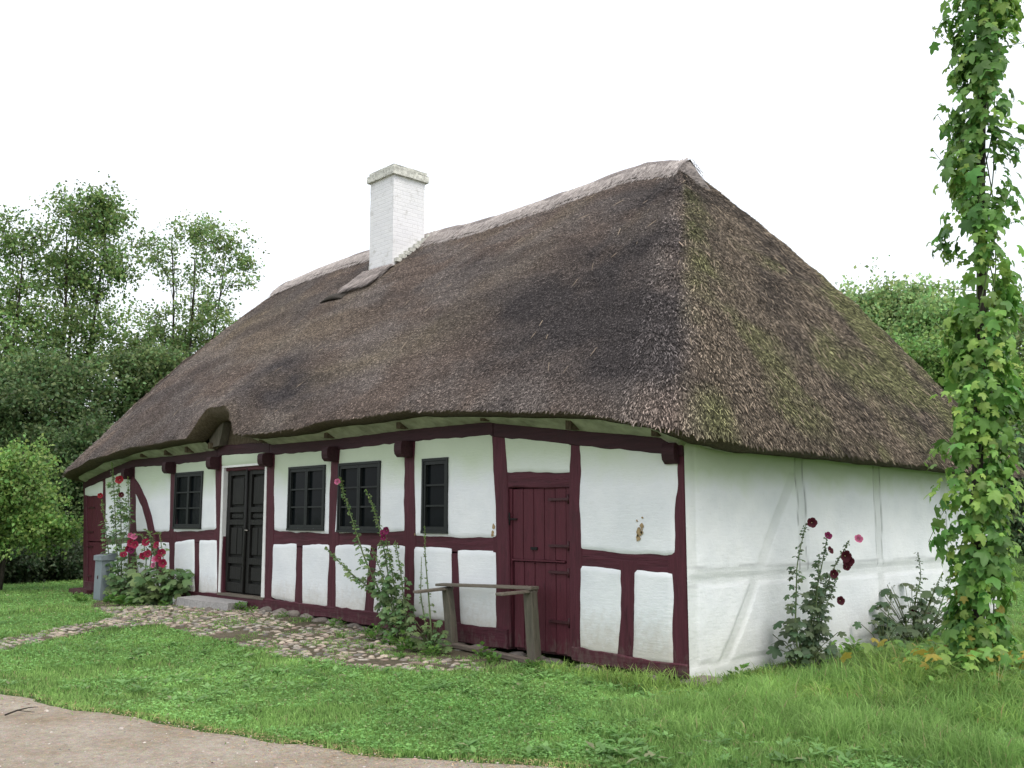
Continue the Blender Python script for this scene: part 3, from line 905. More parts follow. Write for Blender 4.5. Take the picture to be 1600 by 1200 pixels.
cov = MB().tube([(-8.655, .045, .35), (-8.655, .045, 2.33)], .022, 6); cov.obj("cover_strip", M['dark_door'], D1)
MB().tube([(-8.60, .06, 1.33), (-8.60, .0, 1.335), (-8.50, -.005, 1.33)], .011, 6).obj("handle", M['brass'], D1)
# granite step with uneven edge
mb = MB()
pl = [(-10.0,-.06),(-8.35,-.04),(-8.25,-.42),(-9.3,-.52),(-9.95,-.45)]
zt = float(gz(-9, -.3))+.13
vs = [(p[0], p[1], zt+random.uniform(-.008,.008)) for p in pl] + [(p[0]+random.uniform(-.02,.02), p[1]-.02, zt-.2) for p in pl]
k = len(pl)
mb.add(vs, [tuple(range(k)), tuple(range(2*k-1, k-1, -1))] + [(i, i+k, (i+1) % k+k, (i+1) % k) for i in range(k)])
tag(mb.obj("door_step", M['step']), "flat grey granite step in front of the dark entrance door", "step")

# ---- maroon plank stable door
D2 = hp("door", MB().box(-2.42, -1.50, .10, .14, .06, 1.86), M['door_red']); D2["label"] = "maroon two-part plank door"
def planks(x0, x1, z0t, z0b, n_, y=.035, name="door_leaf", top_w=0.0):
    pb = MB()
    for i in range(n_):
        a = x0+(x1-x0)*i/n_+.004; b_ = x0+(x1-x0)*(i+1)/n_-.004
        zj = random.uniform(-.008, .008)
        pb.prism([(a, z0b+zj), (b_, z0b+random.uniform(-.006, .006)), (b_, z0t), (a, z0t)], y+random.uniform(-.004, .004), .095, .006)
    return pb.obj(name, M['door_red'], D2)
planks(-2.42, -1.58, 1.845, 1.06, 5)
planks(-2.40, -1.58, 1.035, .09, 5, .04)
MB().box(-1.575, -1.50, .03, .095, .08, 1.85).obj("door_frame", M['door_red'], D2)
MB().box(-2.50, -2.425, .03, .095, .10, 1.85).obj("door_frame", M['door_red'], D2)
MB().box(-2.41, -1.59, .016, .034, 1.045, 1.062).obj("weather_strip", M['door_red'], D2)
for zc in (1.72, 1.22, .94, .42):
    hb = MB().box(-1.83, -1.51, .010, .030, zc-.014, zc+.014)
    hb.tube([(-1.53, .012, zc-.05), (-1.53, .012, zc+.05)], .014, 6)
    hb.obj("strap_hinge", M['iron'], D2)
lt = MB().box(-2.47, -2.34, .012, .03, 1.50, 1.515); lt.tube([(-2.45, .01, 1.44), (-2.45, .01, 1.58)], .008, 6)
lt.obj("latch", M['dark'], D2)
MB().box(-2.12, -2.02, .020, .033, 1.17, 1.20).obj("hand_slot", M['dark'], D2)

# ---- maroon plank door at the far left end
D0 = hp("door", MB().box(-15.55, -14.3, .10, .14, .05, 2.02), M['door_red']); D0["label"] = "maroon plank door at the far left end"
pb = MB()
for i in range(5):
    f0, f1 = i/5, (i+1)/5
    bx = lambda f_: -15.22+(-14.27+15.22)*f_; tx = lambda f_: -15.60+(-14.58+15.60)*f_
    md = lambda f_: .5*(bx(f_)+tx(f_))
    pb.prism([(bx(f0)+.005, .05), (bx(f1)-.005, .05), (md(f1)-.005, 1.04), (md(f0)+.005, 1.04)], .03, .09, .006)
    pb.prism([(md(f0)+.005, 1.06), (md(f1)-.005, 1.06), (tx(f1)-.005, 2.01+.02*math.sin(i*2)), (tx(f0)+.005, 2.01+.02*math.sin(i*2+1))], .022, .09, .006)
pb.obj("door_leaf", M['door_red'], D0)
for zc in (.35, .95, 1.25, 1.75):
    MB().box(-15.4, -15.05, .008, .024, zc-.015, zc+.015).obj("strap_hinge", M['iron'], D0)
MB().box(-15.5, -14.5, -.25, .10, -.02, .10, jit=.01).obj("threshold", M['timber_h'], D0)

# ---- gable wall: whitewash over everything, timbers showing as relief
ys = np.arange(0.0, HW+.001, .025); zs = np.arange(-0.08, 2.40, .025)
YY, ZZ = np.meshgrid(ys, zs)
def band(d, w_): return 1 - sstep(w_*.5-.012, w_*.5+.012, np.abs(d))
mask = np.zeros_like(YY)
wob = .02*(fnoise(YY*2, ZZ*2, 5, 2)-.5)*2
for yc in (0.05, 2.08, 3.87, 5.75, 7.55): mask = np.maximum(mask, band(YY-yc+wob+.03*(ZZ-1)*0, .16))
mask = np.maximum(mask, band(ZZ-.95+wob+.008*YY, .16))
mask = np.maximum(mask, band(ZZ-.05+wob, .20))
br_c = .52 + (ZZ-.08)/(2.0-.08)*(1.95-.52)
mask = np.maximum(mask, band((YY-br_c)*.8+wob, .14)*(ZZ > .1)*(ZZ < 2.0))
br_c = 7.2 - (ZZ-.08)/(2.0-.08)*(7.2-5.9)
mask = np.maximum(mask, band((YY-br_c)*.8+wob, .14)*(ZZ > .1)*(ZZ < 2.0))
XX = 0.040 - mask*np.where(ZZ < .95, .016, .006)*sstep(-.05, .02, ZZ) + .012*(fnoise(YY*1.5, ZZ*1.5, 2, 3)-.5)*2 + .006*(fnoise(YY*7, ZZ*7, 2, 2)-.5)
XX = XX - .028*np.exp(-YY/.03)
XX = XX + .03*sstep(.14, .10, ZZ) * 0.5
# drying cracks beside the posts
for yc in (1.99, 2.17, 3.79, 3.96):
    XX = XX - .010*np.exp(-((YY-yc+.5*wob+.01*np.sin(ZZ*9))/.014)**2)*(ZZ > 1.05)
XX = np.maximum(XX, .0225)
gv = np.stack([XX.ravel(), YY.ravel(), ZZ.ravel()], 1)
crk = np.zeros_like(YY)
for yc in (2.0, 2.16, 3.79, 3.95, 5.67, 5.83): crk = np.maximum(crk, np.exp(-((YY-yc+wob+.012*np.sin(ZZ*9+yc))/.010)**2)*(fnoise(YY*0+yc, ZZ*3, 1, 3) > .42)*(ZZ > .95))
edge = np.zeros_like(YY)
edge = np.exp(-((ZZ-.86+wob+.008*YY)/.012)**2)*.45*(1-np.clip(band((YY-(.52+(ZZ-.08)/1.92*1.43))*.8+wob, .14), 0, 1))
tone = np.array([1, 1, 1.]) - mask[..., None]*np.array([.10, .095, .11])*(.5+fnoise(YY*3, ZZ*3, 4, 3))[..., None]
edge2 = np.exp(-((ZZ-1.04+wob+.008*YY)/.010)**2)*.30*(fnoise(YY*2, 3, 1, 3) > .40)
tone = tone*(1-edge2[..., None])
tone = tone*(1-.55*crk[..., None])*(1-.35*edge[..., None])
gw = link("gable_wall", mesh_np("gable_wall", gv, gridfaces(len(ys), len(zs)), M['plaster_gable'], tone.reshape(-1, 3), smooth=True), house)
gw["label"] = "whitewashed end wall with painted-over timbers"
hp("wall_backing", MB().box(-.15, -.012, .20, 7.44, -.05, 2.38), M['plaster'])
# flat stones of the footing at the corner
def boulder(cx, cy, cz, rx, ry, rz, seed=0, name="foundation_stone", parent=None, mat='stone'):
    n_, m_ = 10, 6
    rg = np.random.default_rng(seed)
    vs, fs = [], []
    ox = rg.uniform(0, 50)
    for i in range(m_+1):
        th_ = math.pi*i/m_
        for j in range(n_):
            ph = 2*math.pi*j/n_
            d = np.array([math.sin(th_)*math.cos(ph), math.sin(th_)*math.sin(ph), math.cos(th_)])
            k_ = 0.80 + 0.45*float(vnoise(d[0]*1.3+ox, d[1]*1.3+3, d[2]*1.3+7))
            vs.append((cx+d[0]*rx*k_, cy+d[1]*ry*k_, cz+d[2]*rz*k_))
    for i in range(m_):
        for j in range(n_): fs.append((i*n_+j, (i+1)*n_+j, (i+1)*n_+(j+1) % n_, i*n_+(j+1) % n_))
    return MB().add(vs, fs, True).obj(name, M[mat], parent)
k = 0
for xx in [-11.6,-11.15,-10.7,-10.25,-7.75,-7.35,-7.0,-6.6,-6.25,-5.9,-5.5,-5.15,-4.75,-4.4,-4.0,-3.6,-3.2,-2.85,-2.35,-2.0,-1.7,-1.2]:
    k += 1
    boulder(xx+random.uniform(-.05,.05), random.uniform(-.06,.0), float(gz(xx, 0))+random.uniform(-.02,.01), random.uniform(.12,.22), random.uniform(.09,.14), random.uniform(.055,.085), k, parent=house)
boulder(.04, .16, -.02, .22, .2, .07, 77, parent=house); boulder(-.35, -.02, -.03, .2, .13, .06, 78, parent=house)

# ---- roof
X0, X1, Y0, Y1, RC = -16.15, 0.50, -0.50, 8.10, 0.75
RX0, RX1, RY = -14.1, -2.72, 3.8
LXs, LYs, ARC = (X1-X0)-2*RC, (Y1-Y0)-2*RC, math.pi*RC/2
PER = 2*(LXs+LYs)+4*ARC
def rect_pt(u, off=0.0):
    """rounded rectangle, u in metres from the left end of the front eave; off = inward offset"""
    u = np.mod(u, PER); x = np.zeros_like(u); y = np.zeros_like(u); nx_ = np.zeros_like(u); ny_ = np.zeros_like(u)
    segs = [('l', (X0+RC, Y0), (1, 0), LXs), ('a', (X1-RC, Y0+RC), -90, ARC), ('l', (X1, Y0+RC), (0, 1), LYs), ('a', (X1-RC, Y1-RC), 0, ARC),
            ('l', (X1-RC, Y1), (-1, 0), LXs), ('a', (X0+RC, Y1-RC), 90, ARC), ('l', (X0, Y1-RC), (0, -1), LYs), ('a', (X0+RC, Y0+RC), 180, ARC)]
    s0 = 0
    for ty, p, d, L in segs:
        mk = (u >= s0) & (u <= s0+L+1e-9); q = u[mk]-s0
        if ty == 'l':
            x[mk] = p[0]+d[0]*q; y[mk] = p[1]+d[1]*q; nx_[mk] = d[1]; ny_[mk] = -d[0]
        else:
            a = rad(d)+q/RC
            x[mk] = p[0]+RC*np.cos(a); y[mk] = p[1]+RC*np.sin(a); nx_[mk] = np.cos(a); ny_[mk] = np.sin(a)
        s0 += L
    return x-nx_*off, y-ny_*off, nx_, ny_
FX = [(-15.4,2.50),(-14.1,2.72),(-12,2.84),(-9.9,2.88),(-9.7,2.86),(-8.1,2.84),(-7,2.80),(-5.5,2.84),(-3.7,2.84),(-2.07,2.72),(-.93,2.60),(-.25,2.48)]
ku = [p[0]-(X0+RC) for p in FX] + [LXs+ARC*.6, LXs+ARC, LXs+ARC+LYs, LXs+2*ARC+LYs, 2*LXs+2*ARC+LYs, 2*LXs+3*ARC+LYs, 2*LXs+3*ARC+2*LYs, PER]
kz = [p[1] for p in FX] + [2.31, 2.27, 2.17, 2.25, 2.4, 2.35, 2.35, 2.50]
def lipz(u): return np.interp(np.mod(u, PER), ku, kz) + .02*(fnoise(np.mod(u, PER)*1.2, 4.2, 0, 2)-.5)*2
def ridgez(x): return np.interp(x, [-14.1,-12.7,-11.2,-9.6,-8.6,-7.1,-5.5,-3.4,-2.7], [6.98,7.06,7.08,7.03,7.0,6.89,6.90,6.93,6.80]) - .03
def notch(u):
    x = np.mod(u, PER)+(X0+RC)
    g_ = np.clip(sstep(-9.80, -9.15, x)*(1-sstep(-8.65, -8.12, x)), 0, 1)**.7
    return np.where(np.mod(u, PER) < LXs, g_, 0)
def roof_pt(u, t):
    u, t = np.broadcast_arrays(np.asarray(u, float), np.asarray(t, float))
    ex, ey, nx_, ny_ = rect_pt(u.ravel()); ex = ex.reshape(u.shape); ey = ey.reshape(u.shape)
    ez = lipz(u)+.02
    rx = np.clip(ex, RX0, RX1)
    rz = ridgez(rx)
    g0 = notch(u); tt = t
    x = ex+(rx-ex)*tt; y = ey+(RY-ey)*tt; z = ez+(rz-ez)*tt
    um = np.mod(u, PER)
    front = (um < LXs).astype(float)
    z = z + .20*np.sin(np.pi*tt**1.15)
    z = z + .05*(fnoise(um*.45, tt*2.2+9, 0, 2)-.5)*2*np.sin(np.pi*np.clip(tt, 0, 1))
    z = z + .018*(fnoise(um*2.5, tt*12+9, 0, 3)-.5)*2
    z = z + .011*np.sin(tt*64 + 3*fnoise(um*.5, tt*3, 2, 2))*np.sin(np.pi*tt)   # courses of reed
    # the thatch swells round the little opening over the door
    xx_ = um+(X0+RC)
    z = z + front*.05*np.exp(-((xx_+8.9)/.8)**2)*np.exp(-((tt-.17)/.08)**2)
    fall = np.clip(1-tt/.32, 0, 1)**1.6
    z = z + .50*g0*fall
    y = y + .10*g0*fall
    # rounded lip
    z = z - .05*np.exp(-t*60)
    return x, y, z
nu_, nt_ = 720, 76
uu = np.linspace(0, PER, nu_, endpoint=False)
tt = np.linspace(0, 1, nt_)**1.15
U, Tt = np.meshgrid(uu, tt)
rx_, ry_, rz_ = roof_pt(U, Tt)
def roof_tint(u, t, x, y, z):
    """the thatch's own weathering: brown, grey-black streaks, straw-coloured areas, moss on the end"""
    um = np.mod(u, PER)
    gab = sstep(LXs+ARC*.35, LXs+ARC*.75, um)*(um < LXs+ARC+LYs+.5)
    n1 = fnoise(um*.45+2, t*5.5+1, 0, 5); n2 = fnoise(um*1.2+7, t*9+3, 0, 3); n3 = fnoise(um*.8+21, t*3+13, 0, 3)
    brown = np.array([.165, .130, .112]); dark = np.array([.082, .073, .074]); straw = np.array([.215, .178, .130]); moss = np.array([.110, .120, .050]); grey = np.array([.195, .168, .155])
    c = brown + (grey-brown)*sstep(.35, .7, n2)[..., None]
    fr_ = (um < LXs+ARC*.6)
    n5 = fnoise(um*1.3+31, t*10+2, 0, 4)
    def blob(cx_, ct_, wx_, wt_, a_, sl=0.0): return a_*np.exp(-((x-cx_)/wx_)**2-((t-ct_-sl*(x-cx_))/wt_)**2)
    dk = blob(-1.7,.50,1.5,.13,.9) + blob(-2.4,.30,2.4,.10,.9,-.015) + blob(-.6,.20,1.3,.14,.8) + blob(-1.5,.10,1.6,.06,.5) + blob(-2.6,.80,1.0,.10,.7) + blob(-8.6,.22,.9,.10,1.0) + blob(-7.3,.12,1.0,.06,.6) + blob(-5.0,.55,1.6,.06,.35) + blob(-12.0,.3,1.5,.08,.3)
    dk = np.clip(dk*fr_*(.25+1.5*n5) + .5*sstep(.55, .72, n1)*fr_, 0, 1)
    sw = (blob(-6.6,.20,1.9,.05,.8,.012)+blob(-9.5,.42,2.2,.10,.5)+blob(-12.5,.62,2.0,.14,.6)+blob(-4.6,.30,1.4,.05,.45,.01))*fr_
    c = c + (straw-c)*np.clip(sw*(.5+n5)+.35*sstep(.55, .75, n3)*(1-dk), 0, 1)[..., None]
    c = c*.84
    c = c + (dark*.72-c)*(dk*(1-gab))[..., None]
    brown_g = np.array([.122, .100, .078])*.85; dark_g = np.array([.060, .050, .042])
    gb = brown_g + (dark_g-brown_g)*sstep(.42, .62, fnoise(y*.9, z*.9, x*.9+7, 4))[..., None]
    n4 = fnoise(y*1.1+5, z*1.1+3, x*1.1, 4)
    ms = 1.1*sstep(.46, .70, n4 + .12*np.exp(-((y-5.2)/2.0)**2-((z-3.6)/1.5)**2))*.55
    gb = gb + (moss-gb)*ms[..., None]
    c = c*(1-gab[..., None]) + gb*gab[..., None]
    return c
Ct = roof_tint(U, Tt, rx_, ry_, rz_)
# slope length for UV
sl_ = np.cumsum(np.concatenate([np.zeros((1, nu_)), np.sqrt(np.diff(rx_, axis=0)**2+np.diff(ry_, axis=0)**2+np.diff(rz_, axis=0)**2)]), 0)
UVr = np.stack([U.ravel(), sl_.ravel()], 1)
i = (np.arange(nt_-1)[:, None]*nu_ + np.arange(nu_)[None, :]); j = (np.arange(nt_-1)[:, None]*nu_ + (np.arange(nu_)[None, :]+1) % nu_)
Fr = np.stack([i.ravel(), j.ravel(), (j+nu_).ravel(), (i+nu_).ravel()], 1)
roof = link("roof", mesh_np("roof", np.stack([rx_.ravel(), ry_.ravel(), rz_.ravel()], 1), Fr, M['thatch'], Ct.reshape(-1, 3), True, uv=UVr), house)
roof["label"] = "hipped thatched roof of weathered brown reed"

# underside of the thatch and the pale boards under the eaves
ex, ey, nx_, ny_ = rect_pt(uu)
t0 = notch(uu)
ax, ay, az_ = roof_pt(uu, np.zeros(nu_))
nm = t0
bx_, by_ = ax-nx_*(.33-.12*nm), ay-ny_*(.33-.12*nm)
bz_ = az_-.055 - nm*.16
cx_, cy_ = ax-nx_*.40, ay-ny_*.40
hgt = az_ + .10
mid_ = ax-nx_*(.04-.02*nm), ay-ny_*(.04-.02*nm), az_-.035-nm*.06
Vu = np.concatenate([np.stack([ax, ay, az_], 1), np.stack([*mid_], 1), np.stack([bx_, by_, bz_], 1), np.stack([np.where(nm > .01, ax, ax-nx_*.62), np.where(nm > .01, np.maximum(ay+.25, .12), ay-ny_*.62), bz_+.30*(1-nm)+.02], 1)])
Fu = []
for l in range(3):
    a = np.arange(nu_); b_ = (a+1) % nu_
    Fu.append(np.stack([a+l*nu_, a+(l+1)*nu_, b_+(l+1)*nu_, b_+l*nu_], 1))
link("eave_underside", mesh_np("eave_underside", Vu, np.concatenate(Fu), M['thatch_under'], smooth=True), roof)
# soffit boards
um = np.mod(uu, PER)
xf = um+X0+RC
wz = np.where(um < LXs, np.array([bt(min(max(q, -15.6), 0)) for q in xf])-.02, np.minimum(bz_, az_)-.10)
gabm = (um >= LXs+ARC*.5) & (um <= LXs+ARC+LYs+ARC*.5)
wz = np.where(gabm, az_-.03, wz)
Vs = np.concatenate([np.stack([ax-nx_*.30, ay-ny_*.30, np.where(t0 > .01, np.minimum(bz_, az_)-.02, bz_-.004)], 1), np.stack([ax-nx_*.505, ay-ny_*(.505), np.maximum(wz, 0)+0*az_], 1)])
a = np.arange(nu_); b_ = (a+1) % nu_
keepm = t0 < .004
Fs = np.stack([a, a+nu_, b_+nu_, b_], 1)[keepm]
link("soffit", mesh_np("soffit", Vs, Fs, M['soffit'], smooth=True), roof)
# boards closing the opening above the entrance door
hp("door_gable_board", MB().prism([(-9.95,2.60),(-7.75,2.60),(-7.90,2.95),(-8.25,3.28),(-8.8,3.40),(-9.3,3.28),(-9.75,2.95)], .03, .12), M['thatch_under'])
ck = MB().prism([(-9.66,2.70),(-9.36,2.72),(-9.22,3.10),(-9.45,3.06),(-9.74,2.88)], -.12, .02); ck.obj("eave_board", M['grey_wood'], roof)
# rafter feet
for xr in (-12.4, -11.35, -10.5, -9.62, -7.9, -6.05, -4.35, -2.72, -1.35, -.2):
    z_ = bt(xr)
    MB().prism([(xr-.04, z_-.0), (xr+.04, z_-.0), (xr+.04, z_+.10), (xr-.04, z_+.10)], -.17, .0).obj("rafter_foot", M['thatch_under'], roof)

# ridge cap of paler straw on both sides
def cap_side(sgn):
    xs_ = np.linspace(RX0-.10, RX1+.16, 160); q = np.linspace(0, 1, 9)
    XX, QQ = np.meshgrid(xs_, q)
    wdt = .52+.05*(fnoise(xs_*2.1, 1.7+sgn, 0, 3)-.5)*2
    yy = RY + sgn*QQ*wdt*.72
    zt_ = ridgez(np.clip(XX, RX0, RX1))+.08 + .03*(fnoise(XX*1.7, QQ, 0, 3)-.5)*2
    zt_ = zt_ - .05*sstep(RX1-.25, RX1+.16, XX)
    drop = QQ*wdt*.70
    z_ = zt_ - drop + .035*np.sin(np.pi*QQ)
    return XX, yy, z_
Vc, Fc2, nb = [], [], 0
for sgn in (-1, 1):
    A_, B_, C_ = cap_side(sgn)
    ny_, nx2 = A_.shape
    Vc.append(np.stack([A_.ravel(), B_.ravel(), C_.ravel()], 1))
    f = gridfaces(nx2, ny_)+nb
    Fc2.append(f if sgn > 0 else f[:, ::-1]); nb += A_.size
    # thickness skirt
    A2 = np.stack([A_[-1], B_[-1], C_[-1]], 1); B2 = A2+np.array([0, -sgn*.03, -.075])
    Vc.append(np.concatenate([A2, B2])); i2 = np.arange(nx2-1)
    Fc2.append(np.stack([i2, i2+1, i2+1+nx2, i2+nx2], 1)+nb); nb += 2*nx2
# end pieces: cap wraps down over the hips
for (xe, sx) in ((RX1+.16, 1), (RX0-.10, -1)):
    ze = float(ridgez(np.clip(xe, RX0, RX1)))+.10
    arc = np.linspace(-1, 1, 13)
    P0 = np.stack([np.full(13, xe-sx*.03), RY+arc*.36, ze-.075-np.abs(arc)**1.6*.31], 1)
    P1 = np.stack([xe+sx*.26*(1-.5*arc**2), RY+arc*.50, ze-.53-np.abs(arc)*.14], 1)
    P2 = P1 + np.array([-sx*.04, 0, -.09])
    Vc.append(np.concatenate([P0, P1, P2])); i2 = np.arange(12)
    for l in range(2): Fc2.append(np.stack([i2, i2+1, i2+14, i2+13], 1)+nb+13*l)
    nb += 39
Vc = np.concatenate(Vc); Fc2 = np.concatenate(Fc2)
cc = np.array([.36, .32, .305])[None]*(.75+.5*fnoise(Vc[:, 0]*6, Vc[:, 1]*3, 0, 3))[:, None]
link("ridge_cap", mesh_np("ridge_cap", Vc, Fc2, M['thatch'], cc, True, uv=np.stack([Vc[:, 0], -Vc[:, 2]*1.4], 1)), roof)["label"] = "pale straw ridge cap"
# the binding rod that holds the cap
rod = MB()
xs_ = np.linspace(RX0-.1, RX1+.18, 60)
for sgn in (-1, 1):
    pts = [(x_, RY+sgn*(.375), float(ridgez(np.clip(x_, RX0, RX1)))-.275+.012*math.sin(x_*5)) for x_ in xs_]
    rod.tube(pts, .016, 5)
rod.obj("ridge_rod", M['bark'], roof)

# thatch bristle: reed ends and loose straws standing off the surface
def reeds(n, umin, umax, ln, wd_, lift, pale, tmax=1.0, tmin=0.0):
    u = RNG.uniform(umin, umax, n*2); t = 1-np.sqrt(1-RNG.uniform(0, 1, n*2)*.999)
    ex, _, _, _ = rect_pt(u)
    strt = (ex > RX0) & (ex < RX1) & (np.mod(u, PER) < LXs)
    t = np.where(strt, RNG.uniform(0, 1, n*2), t)[:]
    ok = (t < tmax) & (t > tmin); u, t = u[ok][:n], t[ok][:n]
    n = len(u)
    x, y, z = roof_pt(u, t)
    x2, y2, z2 = roof_pt(u, np.minimum(t+.01, 1.0)+.0)
    x3, y3, z3 = roof_pt(u+.02, t)
    P = np.stack([x, y, z], 1); up_ = np.stack([x2, y2, z2], 1)-P; sd_ = np.stack([x3, y3, z3], 1)-P
    up_ /= np.linalg.norm(up_, axis=1, keepdims=True)+1e-9
    sd_ -= up_*(sd_*up_).sum(1, keepdims=True); sd_ /= np.linalg.norm(sd_, axis=1, keepdims=True)+1e-9
    nr = np.cross(sd_, up_)
    l_ = RNG.uniform(*ln, n)
    dr = -up_ + nr*RNG.uniform(*lift, n)[:, None] + sd_*RNG.normal(0, .28, n)[:, None]
    C = roof_tint(u, t, x, y, z)
    k = RNG.random((n, 1))
    C = C*np.where(k < .34, RNG.uniform(.18, .55, (n, 1)), np.where(k < .82, RNG.uniform(.7, 1.4, (n, 1)), RNG.uniform(1.6, 2.9*pale, (n, 1))))*np.array([1.0, .99, .96])
    Rm = frames(nr, dr)
    sc = np.stack([l_, np.full(n, wd_)*RNG.uniform(.6, 1.3, n), np.full(n, wd_)], 1)
    return P - up_*0.0 - nr*.006, Rm, sc, C
TV = np.array([(0,-.5,0),(0,.5,0),(1,.35,0),(1,-.35,0),(.5,0,.6)], float); TF = np.array([(0,1,4),(1,2,4),(2,3,4),(3,0,4)])
parts = [reeds(260000, 0, LXs+.3, (.02, .055), .008, (.10, .50), .85), reeds(140000, LXs-.1, LXs+2*ARC+LYs, (.03, .10), .010, (.06, .35), 1.25),
         reeds(9000, PER-ARC-LYs, PER, (.04, .1), .012, (.1, .4), 1.0), reeds(12000, 0, LXs+2*ARC+LYs, (.02, .06), .008, (-.2, .2), .8, .008)]
cat_ = [np.concatenate([p[i] for p in parts]) for i in range(4)]
link("reed_ends", scatter_mesh("reed_ends", TV, TF, *cat_[:3], np.clip(cat_[3], 0, .6), M['straw']), roof)["kind"] = "stuff"
parts = [reeds(110, 0, LXs, (.08, .26), .009, (.03, .10), 1.0, 1.0, .07), reeds(480, LXs+ARC*.4, LXs+2*ARC+LYs, (.07, .20), .011, (.03, .12), 1.0, 1.0, .04)]
cat_ = [np.concatenate([p[i] for p in parts]) for i in range(4)]
cat_[3] = np.array([.30, .24, .18])*RNG.uniform(.6, 1.2, (len(cat_[0]), 1))
cat_[0] = cat_[0]+np.array([0, 0, .02])
link("loose_straw", scatter_mesh("loose_straw", TV, TF, *cat_[:3], cat_[3], M['straw']), roof)["kind"] = "stuff"
# straw bristle on the ridge cap
n = 16000
u = RNG.uniform(RX0-.1, RX1+.18, n); q = RNG.uniform(0, 1, n); sg = np.where(RNG.random(n) < .8, -1, 1)
P = np.stack([u, RY+sg*q*.375, ridgez(np.clip(u, RX0, RX1))+.085+.035*np.sin(np.pi*q)-q*.365], 1)
nr = np.stack([np.zeros(n), sg*.7, np.full(n, .7)], 1)
dr = np.stack([RNG.normal(0, .25, n), sg*.72, -np.full(n, .70)], 1)+nr*RNG.uniform(.0, .12, n)[:, None]
C = np.array([.45, .405, .38])*RNG.uniform(.45, 1.3, (n, 1))
link("cap_straw", scatter_mesh("cap_straw", TV, TF, P, frames(nr, dr), np.stack([RNG.uniform(.06, .2, n), np.full(n, .008), np.full(n, .008)], 1), C, M['straw']), roof)["kind"] = "stuff"

# ---- chimney
def uvbox(name, x0, x1, y0, y1, z0, z1, mat, parent, jit=.004, nz_=14):
    V, Fq, UVs = [], [], []
    sides = [((x0,y0),(x1,y0)), ((x1,y0),(x1,y1)), ((x1,y1),(x0,y1)), ((x0,y1),(x0,y0))]
    rg = np.random.default_rng(5)
    jt = {}
    uo = 0
    for (a, b_) in sides:
        L = math.hypot(b_[0]-a[0], b_[1]-a[1]); base = len(V); nx2 = 8
        for iz in range(nz_+1):
            for ix in range(nx2+1):
                f = ix/nx2; x = a[0]+(b_[0]-a[0])*f; y = a[1]+(b_[1]-a[1])*f; z = z0+(z1-z0)*iz/nz_
                key = (round(x,3), round(y,3), round(z,3))
                if key not in jt: jt[key] = rg.uniform(-jit, jit, 2)
                V.append((x+jt[key][0], y+jt[key][1], z)); UVs.append((uo+L*f, z))
        for iz in range(nz_):
            for ix in range(nx2):
                q = base+iz*(nx2+1)+ix; Fq.append((q, q+1, q+nx2+2, q+nx2+1))
        uo += L
    b0 = len(V)
    for (x, y) in ((x0,y0),(x1,y0),(x1,y1),(x0,y1)): V.append((x, y, z1)); UVs.append((x, y))
    Fq.append((b0, b0+1, b0+2, b0+3))
    for (x, y) in ((x0,y0),(x1,y0),(x1,y1),(x0,y1)): V.append((x, y, z0)); UVs.append((x, y))
    Fq.append((b0+7, b0+6, b0+5, b0+4))
    return link(name, mesh_np(name, V, Fq, mat, uv=UVs), parent)
CX0, CX1, CY0, CY1, CZ = -9.33, -8.58, 2.78, 3.52, 7.93
chim = uvbox("chimney", CX0, CX1, CY0, CY1, 5.6, CZ, M['chimney'], roof)
uvbox("chimney_cap", CX0-.055, CX1+.055, CY0-.055, CY1+.055, CZ, CZ+.13, M['chimney_cap'], roof, .008, 3)
uvbox("chimney_cap", CX0-.02, CX1+.02, CY0-.02, CY1+.02, CZ+.13, CZ+.20, M['chimney_cap'], roof, .012, 2)
# stepped brick flashing up the chimney side
fl, fl2 = MB(), MB()
for i in range(8):
    y_ = CY0+.04+i*.105; z_ = float(roof_pt(np.array([CX1-(X0+RC)]), np.array([(y_+.5)/4.3]))[2][0])+.06
    fl.box(CX1+.003, CX1+.075, y_, y_+.13, z_, z_+.075, jit=.004)
    fl2.box(CX0-.075, CX0-.003, y_, y_+.13, z_, z_+.075, jit=.004)
fl.obj("chimney_flashing", M['chimney_cap'], roof); fl2.obj("chimney_flashing", M['chimney_cap'], roof)
# straw packing and the lifted flap below the chimney
pk = []
n = 5000
x = RNG.uniform(CX0-.15, CX1+.05, n); y = RNG.uniform(CY0-.42, CY0+.02, n)
ut, tq = x-(X0+RC), (y+.5)/4.3
P = np.stack(roof_pt(ut, tq), 1)+np.array([0, -.02, .035])+RNG.uniform(-.02, .02, (n, 3))
nr = np.tile([0, -.7, .7], (n, 1)); dr = np.stack([RNG.normal(0, .2, n), np.full(n, -.7), np.full(n, -.7)], 1)+nr*RNG.uniform(0, .2, n)[:, None]
C = np.array([.34, .30, .28])*RNG.uniform(.4, 1.3, (n, 1))
link("chimney_straw", scatter_mesh("chimney_straw", TV, TF, P, frames(nr, dr), np.stack([RNG.uniform(.08, .25, n), np.full(n, .010), np.full(n, .010)], 1), C, M['straw']), roof)["kind"] = "stuff"
fp = MB()
def flap(xa, xb, ya, lift, dep):
    n_ = 12; vs = []
    for i in range(n_+1):
        f = i/n_; x_ = xa+(xb-xa)*f; h_ = math.sin(math.pi*f)
        for (yy_, l_) in ((ya+dep, 0.0), (ya, lift*h_), (ya-.02, lift*h_-.05*h_), (ya+.08, -.03)):
            z_ = float(roof_pt(np.array([x_-(X0+RC)]), np.array([(yy_+.5)/4.3]))[2][0])
            vs.append((x_, yy_, z_+.012+l_))
    fp.add(vs, [(i*4+k, i*4+k+1, i*4+k+5, i*4+k+4) for i in range(n_) for k in range(3)], True)
flap(-9.95, -9.20, 2.10, .085, .20)
fp.obj("lifted_thatch_flap", M['bark'], roof)

